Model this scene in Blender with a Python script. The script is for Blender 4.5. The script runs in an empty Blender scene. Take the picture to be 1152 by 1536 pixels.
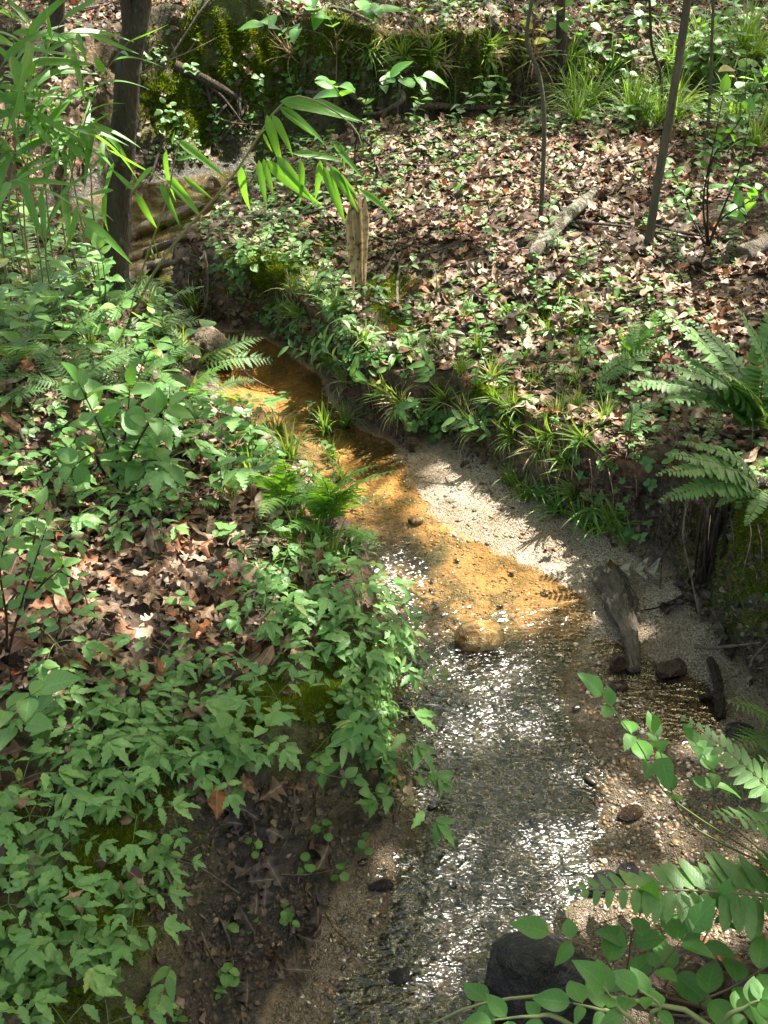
import bpy, bmesh, math, random
import numpy as np
from mathutils import Vector, Matrix, Quaternion
from mathutils.bvhtree import BVHTree

random.seed(7)
rng = np.random.default_rng(11)
SC = bpy.context.scene
COL = SC.collection

# ------------------------------------------------------------------ camera
H = 2.2
PITCH = math.radians(33)
FOV = math.radians(50)
F = 768 / math.tan(FOV / 2)
cam = bpy.data.cameras.new('camera')
cam.sensor_fit = 'VERTICAL'
cam.angle_y = FOV
cam.clip_start = 0.05
cam.clip_end = 400
co = bpy.data.objects.new('camera', cam)
COL.objects.link(co)
co.location = (0, 0, H)
co.rotation_euler = (math.pi / 2 - PITCH, 0, 0)
SC.camera = co
CP, SP = math.cos(PITCH), math.sin(PITCH)

def ray(px, py):
    cx = (px - 576) / F
    cy = (768 - py) / F
    return Vector((cx, CP + cy * SP, -SP + cy * CP))

def atz(px, py, z=0.0):
    d = ray(px, py)
    t = (z - H) / d.z
    return Vector((d.x * t, d.y * t, z))

def aty(px, py, Y):
    d = ray(px, py)
    t = Y / d.y
    return Vector((d.x * t, Y, H + d.z * t))

def proj(x, y, z):
    dep = y * CP + (H - z) * SP
    dep = np.where(np.abs(dep) < 1e-3, 1e-3, dep)
    return 576 + x / dep * F, 768 - (y * SP - (H - z) * CP) / dep * F

SUN_AZ, SUN_EL = math.radians(46), math.radians(61)     # azimuth from +Y towards +X
SUN = Vector((math.cos(SUN_EL) * math.sin(SUN_AZ), math.cos(SUN_EL) * math.cos(SUN_AZ), math.sin(SUN_EL)))

# ------------------------------------------------------------------ noise
def _hash(ix, iy, seed):
    h = (ix.astype(np.int64) * 374761393 + iy.astype(np.int64) * 668265263 + seed * 1442695041) & 0xFFFFFFFF
    h = ((h ^ (h >> 13)) * 1274126177) & 0xFFFFFFFF
    h = h ^ (h >> 16)
    return (h & 0xFFFF) / 65535.0

def vnoise(x, y, seed=0):
    x = np.asarray(x, float); y = np.asarray(y, float)
    ix = np.floor(x); iy = np.floor(y)
    fx = x - ix; fy = y - iy
    fx = fx * fx * (3 - 2 * fx); fy = fy * fy * (3 - 2 * fy)
    a = _hash(ix, iy, seed); b = _hash(ix + 1, iy, seed)
    c = _hash(ix, iy + 1, seed); d = _hash(ix + 1, iy + 1, seed)
    return (a + (b - a) * fx + (c - a) * fy + (a - b - c + d) * fx * fy) * 2 - 1

def fbm(x, y, seed=0, o=4):
    r = 0; a = 1.0; s = 0
    for i in range(o):
        r = r + a * vnoise(x * 2 ** i + 17.3 * i, y * 2 ** i - 9.1 * i, seed + i)
        s += a; a *= 0.5
    return r / s

def sstep(a, b, x):
    t = np.clip((x - a) / (b - a), 0, 1)
    return t * t * (3 - 2 * t)

# ------------------------------------------------------------------ channel outline (world metres)
def Z0(pts):
    return [tuple(atz(a, b, 0)[:2]) for a, b in pts]

L_near = [(-0.5, -6), (-0.42, 0.3), (-0.36, 0.9)]
L_low = L_near + Z0([(405, 1536), (455, 1440), (520, 1340), (570, 1275), (618, 1225), (605, 1150), (600, 1050), (593, 980),
    (565, 930), (518, 860), (508, 800), (480, 740), (420, 700), (340, 665), (262, 625), (245, 590), (285, 555), (300, 530),
    (270, 512), (195, 485), (172, 440), (165, 400), (90, 355), (80, 310), (190, 284)])
L_wat = L_near + Z0([(495, 1536), (560, 1440), (590, 1330), (622, 1240), (605, 1150), (600, 1050), (593, 980),
    (565, 930), (518, 860), (508, 800), (480, 740), (430, 695), (375, 655), (335, 610), (335, 578), (312, 552), (300, 530),
    (270, 512), (195, 485), (172, 440), (165, 400), (90, 355), (80, 310), (190, 284)])
FAR = [(-1.55, 7.55), (-1.25, 7.75), (-0.8, 7.9), (-0.2, 8.12), (0.6, 8.3), (1.5, 8.4), (2.6, 8.3), (6, 7.9), (14, 7.5)]
FPL = [(14, 7.0), (6, 7.3), (2.5, 7.65), (1.6, 7.78), (0.9, 7.78), (0.2, 7.62), (-0.4, 7.45), (-0.85, 7.3), (-1.02, 7.05)]
R_up = Z0([(335, 320), (300, 385), (262, 420), (250, 450), (262, 482), (330, 495), (395, 505), (440, 530), (475, 560), (500, 610),
    (540, 645), (585, 662)])
B_low = [tuple(atz(a, b, 0.02)[:2]) for a, b in [(608, 675), (650, 662), (700, 676), (740, 712), (790, 752), (850, 788), (910, 812),
    (950, 833), (1000, 868), (1060, 938), (1110, 1008), (1152, 1078), (1215, 1180)]] + \
    [(1.08, 1.75), (0.9, 1.52), (0.68, 1.36), (0.56, 1.15), (0.5, 0.8), (0.5, 0.3), (0.6, -6)]
R_wat = Z0([(608, 690), (620, 730), (640, 770), (690, 802), (760, 838), (835, 872), (880, 900), (868, 960), (850, 1050),
    (885, 1130), (905, 1230), (885, 1330), (800, 1420), (770, 1560)]) + [(0.3, 0.9), (0.42, 0.3), (0.55, -6)]
LOW = np.array(L_low + FAR + FPL + R_up + B_low)
WAT = np.array(L_wat + FAR + FPL + R_up + R_wat)

def sdist(x, y, poly):
    """signed distance, positive outside"""
    sh = x.shape
    x = x.ravel(); y = y.ravel()
    out = np.empty(len(x))
    a = poly; b = np.roll(poly, -1, axis=0)
    e = b - a
    l2 = (e ** 2).sum(1) + 1e-12
    for i in range(0, len(x), 40000):
        X = x[i:i + 40000, None]; Y = y[i:i + 40000, None]
        wx = X - a[:, 0]; wy = Y - a[:, 1]
        t = np.clip((wx * e[:, 0] + wy * e[:, 1]) / l2, 0, 1)
        dx = wx - t * e[:, 0]; dy = wy - t * e[:, 1]
        d = np.sqrt((dx * dx + dy * dy).min(1))
        cond = ((a[:, 1] > Y) != (b[:, 1] > Y))
        xi = a[:, 0] + (Y - a[:, 1]) * e[:, 0] / np.where(np.abs(e[:, 1]) < 1e-9, 1e-9, e[:, 1])
        ins = ((cond & (X < xi)).sum(1) % 2).astype(bool)
        out[i:i + 40000] = np.where(ins, -d, d)
    return out.reshape(sh)

LAND = np.array([(-.5, 1.5, .40), (-.5, 1.1, .42), (-.71, 1.24, .44), (-.36, 1.8, .40), (0, 2.1, .35), (-.95, 2.07, .46), (-.14, 2.4, .34),
    (-.54, 2.7, .40), (-.5, 3.2, .30), (-1.4, 3.5, .5), (-1, 4.2, .32), (-1.3, 5, .3), (-1.8, 5.7, .25), (-2.5, 5, .45), (-3, 7, .6),
    (-2.4, 7.4, .6), (-3, 3, .75), (-1.6, 1.2, .6), (-1, 0, .6), (-1, -3, .8),
    (.15, 3.95, .28), (.5, 3.55, .32), (.75, 3.3, .36), (1.0, 3.05, .42), (1.3, 3.0, .48), (1.25, 2.4, .45), (1.4, 1.8, .45), (-.2, 4.6, .33),
    (-.55, 5.1, .36), (-.9, 5.8, .27), (-.8, 6.8, .3), (.3, 7.3, .44), (.8, 5, .42), (1.5, 4, .5), (2, 6, .5), (2.5, 3, .75), (2, 7.3, .48),
    (3.5, 6, .6), (.75, 1.25, .2), (.95, 1.2, .32), (1.4, 1.3, .5), (.7, .8, .35), (1.2, -1, .8),
    (-1.3, 8.35, .95), (-.95, 8.3, .95), (-2.5, 8.1, .92), (0, 8.65, .8), (1, 8.8, .74), (2.2, 9.0, .72), (3.5, 8.6, .75), (-4, 8.5, 1.0),
    (-3, 12, 1.25), (0, 12, 1.2), (3, 12, 1.15), (6, 12, 1.3), (-6, 12, 1.4), (-5, 20, 2.2), (0, 20, 2.2), (6, 20, 2.2), (0, 35, 4.5), (15, 30, 4), (-15, 30, 4),
    (-8, 5, 1.2), (8, 5, 1.2), (-8, 0, 1.2), (8, 0, 1.2)])
BANK = np.array([  # x, y, width of the bank face, overhang of its lip
    (-.1, 1.3, .34, 0), (0, 1.7, .30, 0), (.03, 1.95, .2, .02), (.04, 2.3, .12, .07), (0, 2.7, .12, .06), (-.14, 3.2, .2, .02), (-.4, 3.7, .3, 0),
    (-.9, 4.3, .35, 0), (-.9, 4.9, .22, 0), (-1.4, 5.5, .2, 0), (-2, 6.8, .3, 0), (-1.5, 7.5, .75, .02),
    (-.8, 7.9, .75, .03), (-.2, 8.1, .22, .20), (.4, 8.25, .13, .2), (1.1, 8.35, .3, .05), (2, 8.4, .6, 0), (4, 8.1, .7, 0),
    (2.5, 7.65, .5, 0), (.9, 7.7, .4, 0), (0, 7.6, .35, 0), (-.9, 7.2, .3, 0), (-1.05, 6.2, .2, .02), (-1.1, 5.6, .14, .08), (-.8, 5, .13, .1), (-.4, 4.75, .13, .12),
    (-.25, 4.3, .14, .1), (0, 3.95, .14, .08), (.3, 3.8, .13, .1), (.55, 3.45, .16, .08), (.8, 3.15, .14, .08), (1, 2.9, .14, .06), (1.08, 2.3, .16, .05),
    (1.0, 1.6, .25, 0), (.6, 1.2, .25, 0)])

def idw(x, y, pts, col, s=.01, pw=2.0):
    num = 0; den = 0
    for p in pts:
        w = 1.0 / ((x - p[0]) ** 2 + (y - p[1]) ** 2 + s) ** pw
        num = num + w * p[col]; den = den + w
    return num / den

def relief(x, y):
    d = sdist(x, y, LOW) + .035 * fbm(x * 3.2, y * 3.2, 3) * sstep(1.0, 1.6, y)
    d = d + .22 * fbm(x * 1.7 + 3, y * 1.5, 51, 3) * sstep(7.5, 7.9, y) * sstep(9.5, 8.6, y)
    dw = sdist(x, y, WAT) + .02 * fbm(x * 6, y * 6, 23)
    land = idw(x, y, LAND, 2, .03)
    amp = np.clip(sstep(0, .5, d), .1, 1)
    land = land + amp * (.07 * fbm(x * 1.3, y * 1.3, 5) + .03 * fbm(x * 6, y * 6, 8, 3)) + .008 * fbm(x * 25, y * 25, 12, 2) + (.15 * fbm(x * 1.1, y * .8, 57, 3) + .09 * fbm(x * 2.6, y * 2.2, 59, 2)) * sstep(7.6, 8.1, y) + .24 * np.exp(-((x + 1.0) / .34) ** 2 - ((y - 8.25) / .3) ** 2)
    W = idw(x, y, BANK, 2)
    W = W * (1 + .35 * fbm(x * 4, y * 4, 31, 2))
    bed = np.where(dw < 0, -np.minimum(.055, -dw * .16), np.minimum(.04, dw * .11))
    bed = bed + .010 * fbm(x * 4, y * 4, 14) + .006 * fbm(x * 18, y * 18, 15, 2)
    pool = np.exp(-(((x - .86) / .17) ** 2 + ((y - 2.36) / .2) ** 2))
    bed = bed - .065 * pool
    t = np.clip(d / W, 0, 1)
    prof = t * t * (3 - 2 * t)
    z = np.where(d > 0, bed * (1 - prof) + land * prof, bed)
    return z, d, dw, W

# graded grid
def grade(a, b, fine, lo, hi, g=1.06):
    xs = list(np.arange(lo, hi, fine))
    s = fine
    v = xs[-1]
    while v < b:
        s = min(s * g, 4); v += s; xs.append(v)
    s = fine; v = xs[0]; pre = []
    while v > a:
        s = min(s * g, 4); v -= s; pre.append(v)
    return np.array(pre[::-1] + xs)
gx = grade(-45, 45, .0135, -1.7, 1.75, 1.035)
gy1 = grade(-12, 1.0, .0135, .98, 4.3, 1.1)
gy = [v for v in gy1 if v < 4.3]
s = .0135; v = gy[-1]
while v < 70:
    s = min(max(.0135, v * .0042 - .004) if v < 9.5 else s * 1.07, 4); v += s; gy.append(v)
gy = np.array(gy)
GX, GY = np.meshgrid(gx, gy)
GZ, GD, GDW, GW = relief(GX, GY)
# overhanging lips: push the upper part of the bank face out over the water
gxx = np.gradient(GD, gx, axis=1); gyy = np.gradient(GD, gy, axis=0)
nn = np.sqrt(gxx ** 2 + gyy ** 2) + 1e-6
U = idw(GX, GY, BANK, 3)
tt = np.clip(GD / GW, 0, 1)
fall = 1 - sstep(0.0, .45, GD - GW)
ov = U * tt ** 1.6 * fall * (1 + .6 * fbm(GX * 5, GY * 5, 41, 2))
rough = (.045 + .05 * sstep(7, 8, GY)) * fbm(GX * 9 + GZ * 9, GY * 9 - GZ * 11, 44, 3) * np.exp(-((tt - .5) / .35) ** 2) + .014 * fbm(GX * 28 + GZ * 20, GY * 28 - GZ * 26, 47, 2) * np.exp(-((tt - .5) / .4) ** 2)
PX = GX - gxx / nn * (ov + rough)
PY = GY - gyy / nn * (ov + rough)
TV = np.stack([PX, PY, GZ], -1).reshape(-1, 3)
ny, nx = GX.shape
idx = np.arange(nx * ny).reshape(ny, nx)
TQ = np.stack([idx[:-1, :-1], idx[:-1, 1:], idx[1:, 1:], idx[1:, :-1]], -1).reshape(-1, 4)

BVH = BVHTree.FromPolygons(TV.tolist(), TQ.tolist())
EYE = Vector((0, 0, H))

def G(px, py):
    """ground point seen at a pixel of the photograph, and its normal"""
    hit, n, i, dist = BVH.ray_cast(EYE, ray(px, py).normalized())
    if hit is None:
        return atz(px, py, .4), Vector((0, 0, 1))
    if n.z < 0: n = -n
    return hit, n

def drop(x, y, z=6.0):
    hit, n, i, dist = BVH.ray_cast(Vector((x, y, z)), Vector((0, 0, -1)))
    if hit is None:
        return Vector((x, y, .4)), Vector((0, 0, 1))
    if n.z < 0: n = -n
    return hit, n

# ------------------------------------------------------------------ mesh helpers
class MB:
    def __init__(s):
        s.v = []; s.q = []; s.t = []; s.uv = []; s.n = 0
        s.qm = []; s.tm = []
    def add(s, V, Q=None, T=None, uv=None, m=0):
        V = np.asarray(V, float).reshape(-1, 3)
        s.v.append(V)
        s.uv.append(np.zeros((len(V), 2)) if uv is None else np.asarray(uv, float))
        if Q is not None and len(Q):
            s.q.append(np.asarray(Q) + s.n); s.qm.append(np.full(len(Q), m))
        if T is not None and len(T):
            s.t.append(np.asarray(T) + s.n); s.tm.append(np.full(len(T), m))
        s.n += len(V)
        return s
    def addm(s, o, M=None, m=None):
        """add another builder's geometry, moved by a 4x4"""
        V, Q, T, UV, QM, TM = o.arrays()
        if M is not None:
            A = np.array(M)
            V = V @ A[:3, :3].T + A[:3, 3]
        s.v.append(V); s.uv.append(UV)
        if len(Q): s.q.append(Q + s.n); s.qm.append(QM if m is None else np.full(len(Q), m))
        if len(T): s.t.append(T + s.n); s.tm.append(TM if m is None else np.full(len(T), m))
        s.n += len(V)
        return s
    def arrays(s):
        c = lambda l, w, d: np.concatenate(l) if l else np.zeros((0, w) if w else (0,), d)
        return c(s.v, 3, float), c(s.q, 4, int), c(s.t, 3, int), c(s.uv, 2, float), c(s.qm, 0, int), c(s.tm, 0, int)
    def mesh(s, name, mats, smooth=True):
        return mk(name, *s.arrays(), mats, smooth)

def mk(name, V, Q, T, UV, QM, TM, mats, smooth=True):
    me = bpy.data.meshes.new(name)
    nq, nt = len(Q), len(T)
    me.vertices.add(len(V))
    me.vertices.foreach_set('co', np.ascontiguousarray(V, np.float32).ravel())
    loops = np.concatenate([np.asarray(Q).ravel(), np.asarray(T).ravel()]).astype(np.int32)
    me.loops.add(len(loops))
    me.loops.foreach_set('vertex_index', loops)
    st = np.concatenate([np.arange(nq) * 4, nq * 4 + np.arange(nt) * 3]).astype(np.int32)
    me.polygons.add(nq + nt)
    me.polygons.foreach_set('loop_start', st)
    me.polygons.foreach_set('material_index', np.concatenate([QM, TM]).astype(np.int32))
    if UV is not None:
        uvl = me.uv_layers.new(name='leafmap')
        uvl.data.foreach_set('uv', np.ascontiguousarray(UV[loops], np.float32).ravel())
    me.update(calc_edges=True)
    me.polygons.foreach_set('use_smooth', np.full(nq + nt, smooth))
    for m in (mats if isinstance(mats, (list, tuple)) else [mats]):
        me.materials.append(m)
    me.validate()
    return me

def ob(name, me, parent=None, M=None):
    o = bpy.data.objects.new(name, me)
    COL.objects.link(o)
    if parent is not None: o.parent = parent
    if M is not None: o.matrix_local = M
    return o

def tag(o, label, cat, group=None, kind=None):
    if label: o['label'] = label
    if cat: o['category'] = cat
    if group: o['group'] = group
    if kind: o['kind'] = kind
    return o

def thing(name, label, cat, M=None, group=None):
    e = bpy.data.objects.new(name, None)
    e.empty_display_size = .05
    COL.objects.link(e)
    if M is not None: e.matrix_world = M
    return tag(e, label, cat, group)

def scatter(mb, pos, R, name, mats, smooth=True):
    """many copies of builders merged into one mesh: pos (m,3), R (m,3,3); mb may be a list of variants"""
    if not isinstance(mb, list): mb = [mb]
    pick = rng.integers(0, len(mb), len(pos))
    out = MB()
    for k, b in enumerate(mb):
        sel = np.nonzero(pick == k)[0]
        if not len(sel): continue
        V, Q, T, UV, QM, TM = b.arrays()
        n = len(V)
        W = np.einsum('mij,nj->mni', R[sel], V) + pos[sel][:, None, :]
        off = (np.arange(len(sel)) * n)[:, None, None]
        parts_ = out
        parts_.v.append(W.reshape(-1, 3)); parts_.uv.append(np.tile(UV, (len(sel), 1)))
        if len(Q):
            parts_.q.append((Q[None] + off).reshape(-1, 4) + parts_.n); parts_.qm.append(np.tile(QM, len(sel)))
        if len(T):
            parts_.t.append((T[None] + off).reshape(-1, 3) + parts_.n); parts_.tm.append(np.tile(TM, len(sel)))
        parts_.n += n * len(sel)
    return out.mesh(name, mats, smooth)

def frames(N, yaw, tilt, scale):
    """(m,3,3) rotations: z along normals N (tilted), x turned by yaw"""
    m = len(N)
    N = N / (np.linalg.norm(N, axis=1, keepdims=True) + 1e-9)
    N = N + tilt[:, None] * rng.normal(size=(m, 3))
    N /= np.linalg.norm(N, axis=1, keepdims=True) + 1e-9
    ref = np.stack([np.cos(yaw), np.sin(yaw), np.zeros(m)], 1)
    X = ref - (ref * N).sum(1, keepdims=True) * N
    X /= np.linalg.norm(X, axis=1, keepdims=True) + 1e-9
    Y = np.cross(N, X)
    return np.stack([X, Y, N], -1) * np.asarray(scale).reshape(-1, 1, 1)

def mat_axes(x, up, pos, sc=1.0):
    x = Vector(x).normalized()
    y = Vector(up).cross(x)
    if y.length < 1e-4: y = Vector((0, 1, 0)).cross(x)
    y.normalize()
    z = x.cross(y)
    M = Matrix((x * sc, y * sc, z * sc)).transposed().to_4x4()
    M.translation = pos
    return M

def on_ground(p, n, yaw=None, sc=1.0, upright=0.5):
    """matrix with z between the surface normal and vertical"""
    z = (Vector(n) * (1 - upright) + Vector((0, 0, 1)) * upright).normalized()
    a = random.uniform(0, 6.283) if yaw is None else yaw
    x = Vector((math.cos(a), math.sin(a), 0))
    x = (x - z * x.dot(z)).normalized()
    y = z.cross(x)
    M = Matrix((x * sc, y * sc, z * sc)).transposed().to_4x4()
    M.translation = p
    return M

def tube(mb, pts, rad, sides=6, m=0, wob=0):
    pts = [Vector(p) for p in pts]
    n = len(pts)
    if not hasattr(rad, '__len__'): rad = [rad] * n
    V = []; UV = []
    t = (pts[1] - pts[0]).normalized()
    a = t.cross(Vector((0.31, 0.17, 0.93)))
    if a.length < .3: a = t.cross(Vector((1, 0, 0)))
    for i, p in enumerate(pts):
        t = (pts[min(i + 1, n - 1)] - pts[max(i - 1, 0)]).normalized()
        a = a - t * a.dot(t)                    # carry the frame along so that the tube never twists
        a.normalize(); b = t.cross(a)
        for k in range(sides):
            th = 2 * math.pi * k / sides
            r = rad[i] * (1 + wob * (random.random() - .5))
            V.append(p + (a * math.cos(th) + b * math.sin(th)) * r)
            UV.append((i / max(n - 1, 1), k / sides))
    Q = [(i * sides + k, i * sides + (k + 1) % sides, (i + 1) * sides + (k + 1) % sides, (i + 1) * sides + k) for i in range(n - 1) for k in range(sides)]
    T = []
    b0 = len(V); V.append(pts[0]); UV.append((0, 0)); V.append(pts[-1]); UV.append((1, 0))
    for k in range(sides):
        T.append((b0, (k + 1) % sides, k)); T.append((b0 + 1, (n - 1) * sides + k, (n - 1) * sides + (k + 1) % sides))
    mb.add([tuple(v) for v in V], Q, T, UV, m)
    return mb

def curve(ctrl, n):
    """Catmull-Rom through control points"""
    P = [Vector(c) for c in ctrl]
    if len(P) == 2: return [P[0].lerp(P[1], i / (n - 1)) for i in range(n)]
    P = [P[0] * 2 - P[1]] + P + [P[-1] * 2 - P[-2]]
    out = []
    k = len(P) - 3
    for i in range(n):
        u = i / (n - 1) * k
        j = min(int(u), k - 1); t = u - j
        a, b, c, d = P[j:j + 4]
        out.append(.5 * ((2 * b) + (c - a) * t + (2 * a - 5 * b + 4 * c - d) * t * t + (3 * b - a - 3 * c + d) * t ** 3))
    return out

def w_ovate(t): return np.sin(np.pi * t ** .72) ** .9
def w_lance(t): return np.sin(np.pi * t ** .8) ** .8 * (1 - .25 * t)
def w_blade(t): return np.minimum(1, 5 * t) ** .5 * (1 - t ** 2.2)
def w_round(t): return np.sqrt(np.clip(1 - (2 * t - 1) ** 2, 0, 1))
def w_tooth(k, dep, base=w_ovate): return lambda t: base(t) * (1 - dep * ((t * k) % 1.0) ** 1.0)
def w_oak(t): return np.sin(np.pi * np.clip(t, 0, 1) ** 1.15) ** .7 * (.62 + .38 * np.cos(2 * np.pi * 3.5 * t + 2.6))

def leaf(Ln=1, W=.25, wf=w_ovate, n=8, k=1, fold=.25, droop=.15, curl=0, wav=0, seed=0, petiole=0, sweep=0):
    """a leaf blade along +x; k faces each side of the midrib"""
    r = np.random.default_rng(seed)
    t = np.linspace(0, 1, n + 1)
    w = np.maximum(wf(t) * W, .004 * Ln); w[0] = min(w[0], .01 * Ln); w[-1] = .003 * Ln
    s = np.linspace(-1, 1, 2 * k + 1)
    TT, S = np.meshgrid(t, s, indexing='ij')
    Y = S * w[:, None]
    X = TT * Ln + petiole + sweep * np.abs(Y)
    ph = r.uniform(0, 6.28, 4)
    Zz = fold * np.abs(Y) - droop * Ln * TT ** 2 + curl * S ** 2 * w[:, None] * np.sin(2.6 * TT + ph[0] * .3 + .4)
    Zz = Zz + wav * W * (np.sin(9 * TT + ph[1] + 2 * S) * .5 + np.sin(5 * TT + ph[2] - 3 * S) * .5) * np.abs(S)
    V = np.stack([X, Y, Zz], -1).reshape(-1, 3)
    UV = np.stack([TT, (S + 1) / 2], -1).reshape(-1, 2)
    i = np.arange((n + 1) * (2 * k + 1)).reshape(n + 1, -1)
    Q = np.stack([i[:-1, :-1], i[1:, :-1], i[1:, 1:], i[:-1, 1:]], -1).reshape(-1, 4)
    b = MB().add(V, Q, None, UV)
    if petiole > 0:
        tube(b, [(0, 0, -.0), (petiole * .5, 0, .02 * Ln), (petiole + .02 * Ln, 0, 0)], .012 * Ln, 3)
    return b

def X4(pos=(0, 0, 0), yaw=0, pitch=0, roll=0, sc=1):
    return Matrix.Translation(pos) @ Matrix.Rotation(yaw, 4, 'Z') @ Matrix.Rotation(-pitch, 4, 'Y') @ Matrix.Rotation(roll, 4, 'X') @ Matrix.Scale(sc, 4)

# ------------------------------------------------------------------ materials
class NT:
    def __init__(s, name):
        s.mat = bpy.data.materials.new(name); s.mat.use_nodes = True
        s.t = s.mat.node_tree; s.t.nodes.clear()
        s.out = s.t.nodes.new('ShaderNodeOutputMaterial')
    def n(s, typ, ins=None, **kw):
        nd = s.t.nodes.new(typ)
        for k, v in kw.items(): setattr(nd, k, v)
        for k, v in (ins or {}).items(): s.put(nd.inputs[k], v)
        return nd
    def put(s, sock, v):
        if isinstance(v, bpy.types.NodeSocket): s.t.links.new(v, sock)
        else:
            if sock.type == 'RGBA' and len(v) == 3: v = (*v, 1)
            sock.default_value = v
    def noise(s, sc, det=4, rough=.55, vec=None, out='Fac', dist=0):
        i = {'Scale': sc, 'Detail': det, 'Roughness': rough, 'Distortion': dist}
        if vec is not None: i['Vector'] = vec
        return s.n('ShaderNodeTexNoise', i).outputs[out]
    def voro(s, sc, vec=None, out='Distance', feat='F1'):
        i = {'Scale': sc}
        if vec is not None: i['Vector'] = vec
        return s.n('ShaderNodeTexVoronoi', i, feature=feat).outputs[out]
    def ramp(s, f, stops, interp='LINEAR'):
        nd = s.n('ShaderNodeValToRGB', {'Fac': f})
        cr = nd.color_ramp; cr.interpolation = interp
        while len(cr.elements) < len(stops): cr.elements.new(.5)
        for e, (p, c) in zip(cr.elements, stops):
            e.position = p; e.color = (*c, 1) if len(c) == 3 else c
        return nd.outputs['Color']
    def rampf(s, f, a, b):
        return s.n('ShaderNodeMapRange', {'Value': f, 'From Min': a, 'From Max': b}, interpolation_type='SMOOTHSTEP').outputs[0]
    def mix(s, f, a, b, mode='MIX'):
        nd = s.n('ShaderNodeMix', None, data_type='RGBA', blend_type=mode)
        s.put(nd.inputs[0], f); s.put(nd.inputs[6], a); s.put(nd.inputs[7], b)
        return nd.outputs[2]
    def math(s, op, a, b=0.0):
        nd = s.n('ShaderNodeMath', None, operation=op)
        s.put(nd.inputs[0], a); s.put(nd.inputs[1], b)
        return nd.outputs[0]
    def attr(s, name):
        return s.n('ShaderNodeAttribute', None, attribute_name=name).outputs['Fac']
    def bump(s, h, strength=.5, dist=.01, normal=None):
        i = {'Height': h, 'Strength': strength, 'Distance': dist}
        if normal is not None: i['Normal'] = normal
        return s.n('ShaderNodeBump', i).outputs[0]
    def obj(s): return s.n('ShaderNodeTexCoord').outputs['Object']
    def pos(s): return s.n('ShaderNodeNewGeometry').outputs['Position']
    def island(s): return s.n('ShaderNodeNewGeometry').outputs['Random Per Island']
    def orand(s): return s.n('ShaderNodeObjectInfo').outputs['Random']
    def bsdf(s, col, rough=.6, normal=None, spec=.5, **kw):
        i = {'Base Color': col, 'Roughness': rough, 'Specular IOR Level': spec}
        if normal is not None: i['Normal'] = normal
        i.update(kw)
        return s.n('ShaderNodeBsdfPrincipled', i).outputs[0]
    def done(s, sh):
        s.t.links.new(sh, s.out.inputs['Surface']); return s.mat

def leaf_mat(name, dark, light, trans, rough=.42, tw=.35, vein=.5, nv=9, spec=.45, spots=.0):
    m = NT(name)
    r = m.math('ADD', m.math('MULTIPLY', m.island(), .6), m.math('MULTIPLY', m.orand(), .4))
    col = m.ramp(r, [(0.0, dark), (.55, tuple((a + b) / 2 for a, b in zip(dark, light))), (.86, light), (.94, (.30, .27, .05)), (1, (.22, .15, .05))])
    uv = m.n('ShaderNodeUVMap', None, uv_map='leafmap').outputs[0]
    sx = m.n('ShaderNodeSeparateXYZ', {0: uv})
    a = m.math('MULTIPLY', m.math('ABSOLUTE', m.math('SUBTRACT', sx.outputs[1], .5)), 2)
    mid = m.n('ShaderNodeMapRange', {'Value': a, 'From Min': .0, 'From Max': .09, 'To Min': 1, 'To Max': 0}).outputs[0]
    fr = m.math('FRACT', m.math('MULTIPLY', m.math('SUBTRACT', sx.outputs[0], m.math('MULTIPLY', a, .22)), nv))
    side = m.n('ShaderNodeMapRange', {'Value': m.math('ABSOLUTE', m.math('SUBTRACT', fr, .5)), 'From Min': 0, 'From Max': .12, 'To Min': .6, 'To Max': 0}).outputs[0]
    v = m.math('MAXIMUM', mid, side)
    blotch = m.noise(60, 3, vec=m.obj())
    col = m.mix(m.math('MULTIPLY', m.rampf(blotch, .35, .7), .35), col, tuple(x * .62 for x in dark))
    col = m.mix(m.math('MULTIPLY', v, vein * .5), col, tuple(min(1, x * 1.7 + .02) for x in light))
    if spots > 0:
        sp = m.rampf(m.noise(35, 2, vec=m.obj()), .68 - .1 * spots, .74 - .1 * spots)
        col = m.mix(m.math('MULTIPLY', sp, .8), col, (.16, .10, .03))
    nrm = m.bump(m.math('ADD', m.math('MULTIPLY', v, -.6), m.noise(90, 2, vec=m.obj())), .35, .002)
    b = m.bsdf(col, rough, nrm, spec)
    tr = m.n('ShaderNodeBsdfTranslucent', {'Color': m.mix(.6, trans, m.mix(1, col, (3.2, 3.0, 1.2, 1), 'MULTIPLY'))}).outputs[0]
    return m.done(m.n('ShaderNodeMixShader', {0: tw, 1: b, 2: tr}).outputs[0])

M = {}
M['herb'] = leaf_mat('herb_leaf', (.055, .155, .034), (.170, .310, .080), (.24, .40, .04), .40, .28)
M['herb2'] = leaf_mat('round_leaf', (.042, .135, .026), (.120, .255, .050), (.18, .36, .03), .42, .33, spots=.3)
M['shrub'] = leaf_mat('shrub_leaf', (.035, .125, .022), (.095, .240, .040), (.20, .42, .03), .36, .33, nv=7, spots=.4)
M['fern'] = leaf_mat('fern_leaf', (.048, .125, .030), (.115, .225, .058), (.20, .34, .03), .45, .28, .3)
M['fern_bright'] = leaf_mat('bright_fern_leaf', (.055, .150, .020), (.105, .230, .030), (.24, .44, .03), .5, .45, .3)  # yellower, more translucent green than the other ferns
M['cane'] = leaf_mat('cane_leaf', (.048, .140, .022), (.105, .230, .036), (.20, .42, .03), .38, .40, .45, 1)
M['grass'] = leaf_mat('grass_leaf', (.065, .135, .022), (.165, .250, .045), (.22, .36, .04), .5, .35, .3, 1)
M['cover'] = leaf_mat('cover_leaf', (.045, .125, .024), (.140, .260, .060), (.20, .36, .04), .40, .30)
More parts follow.
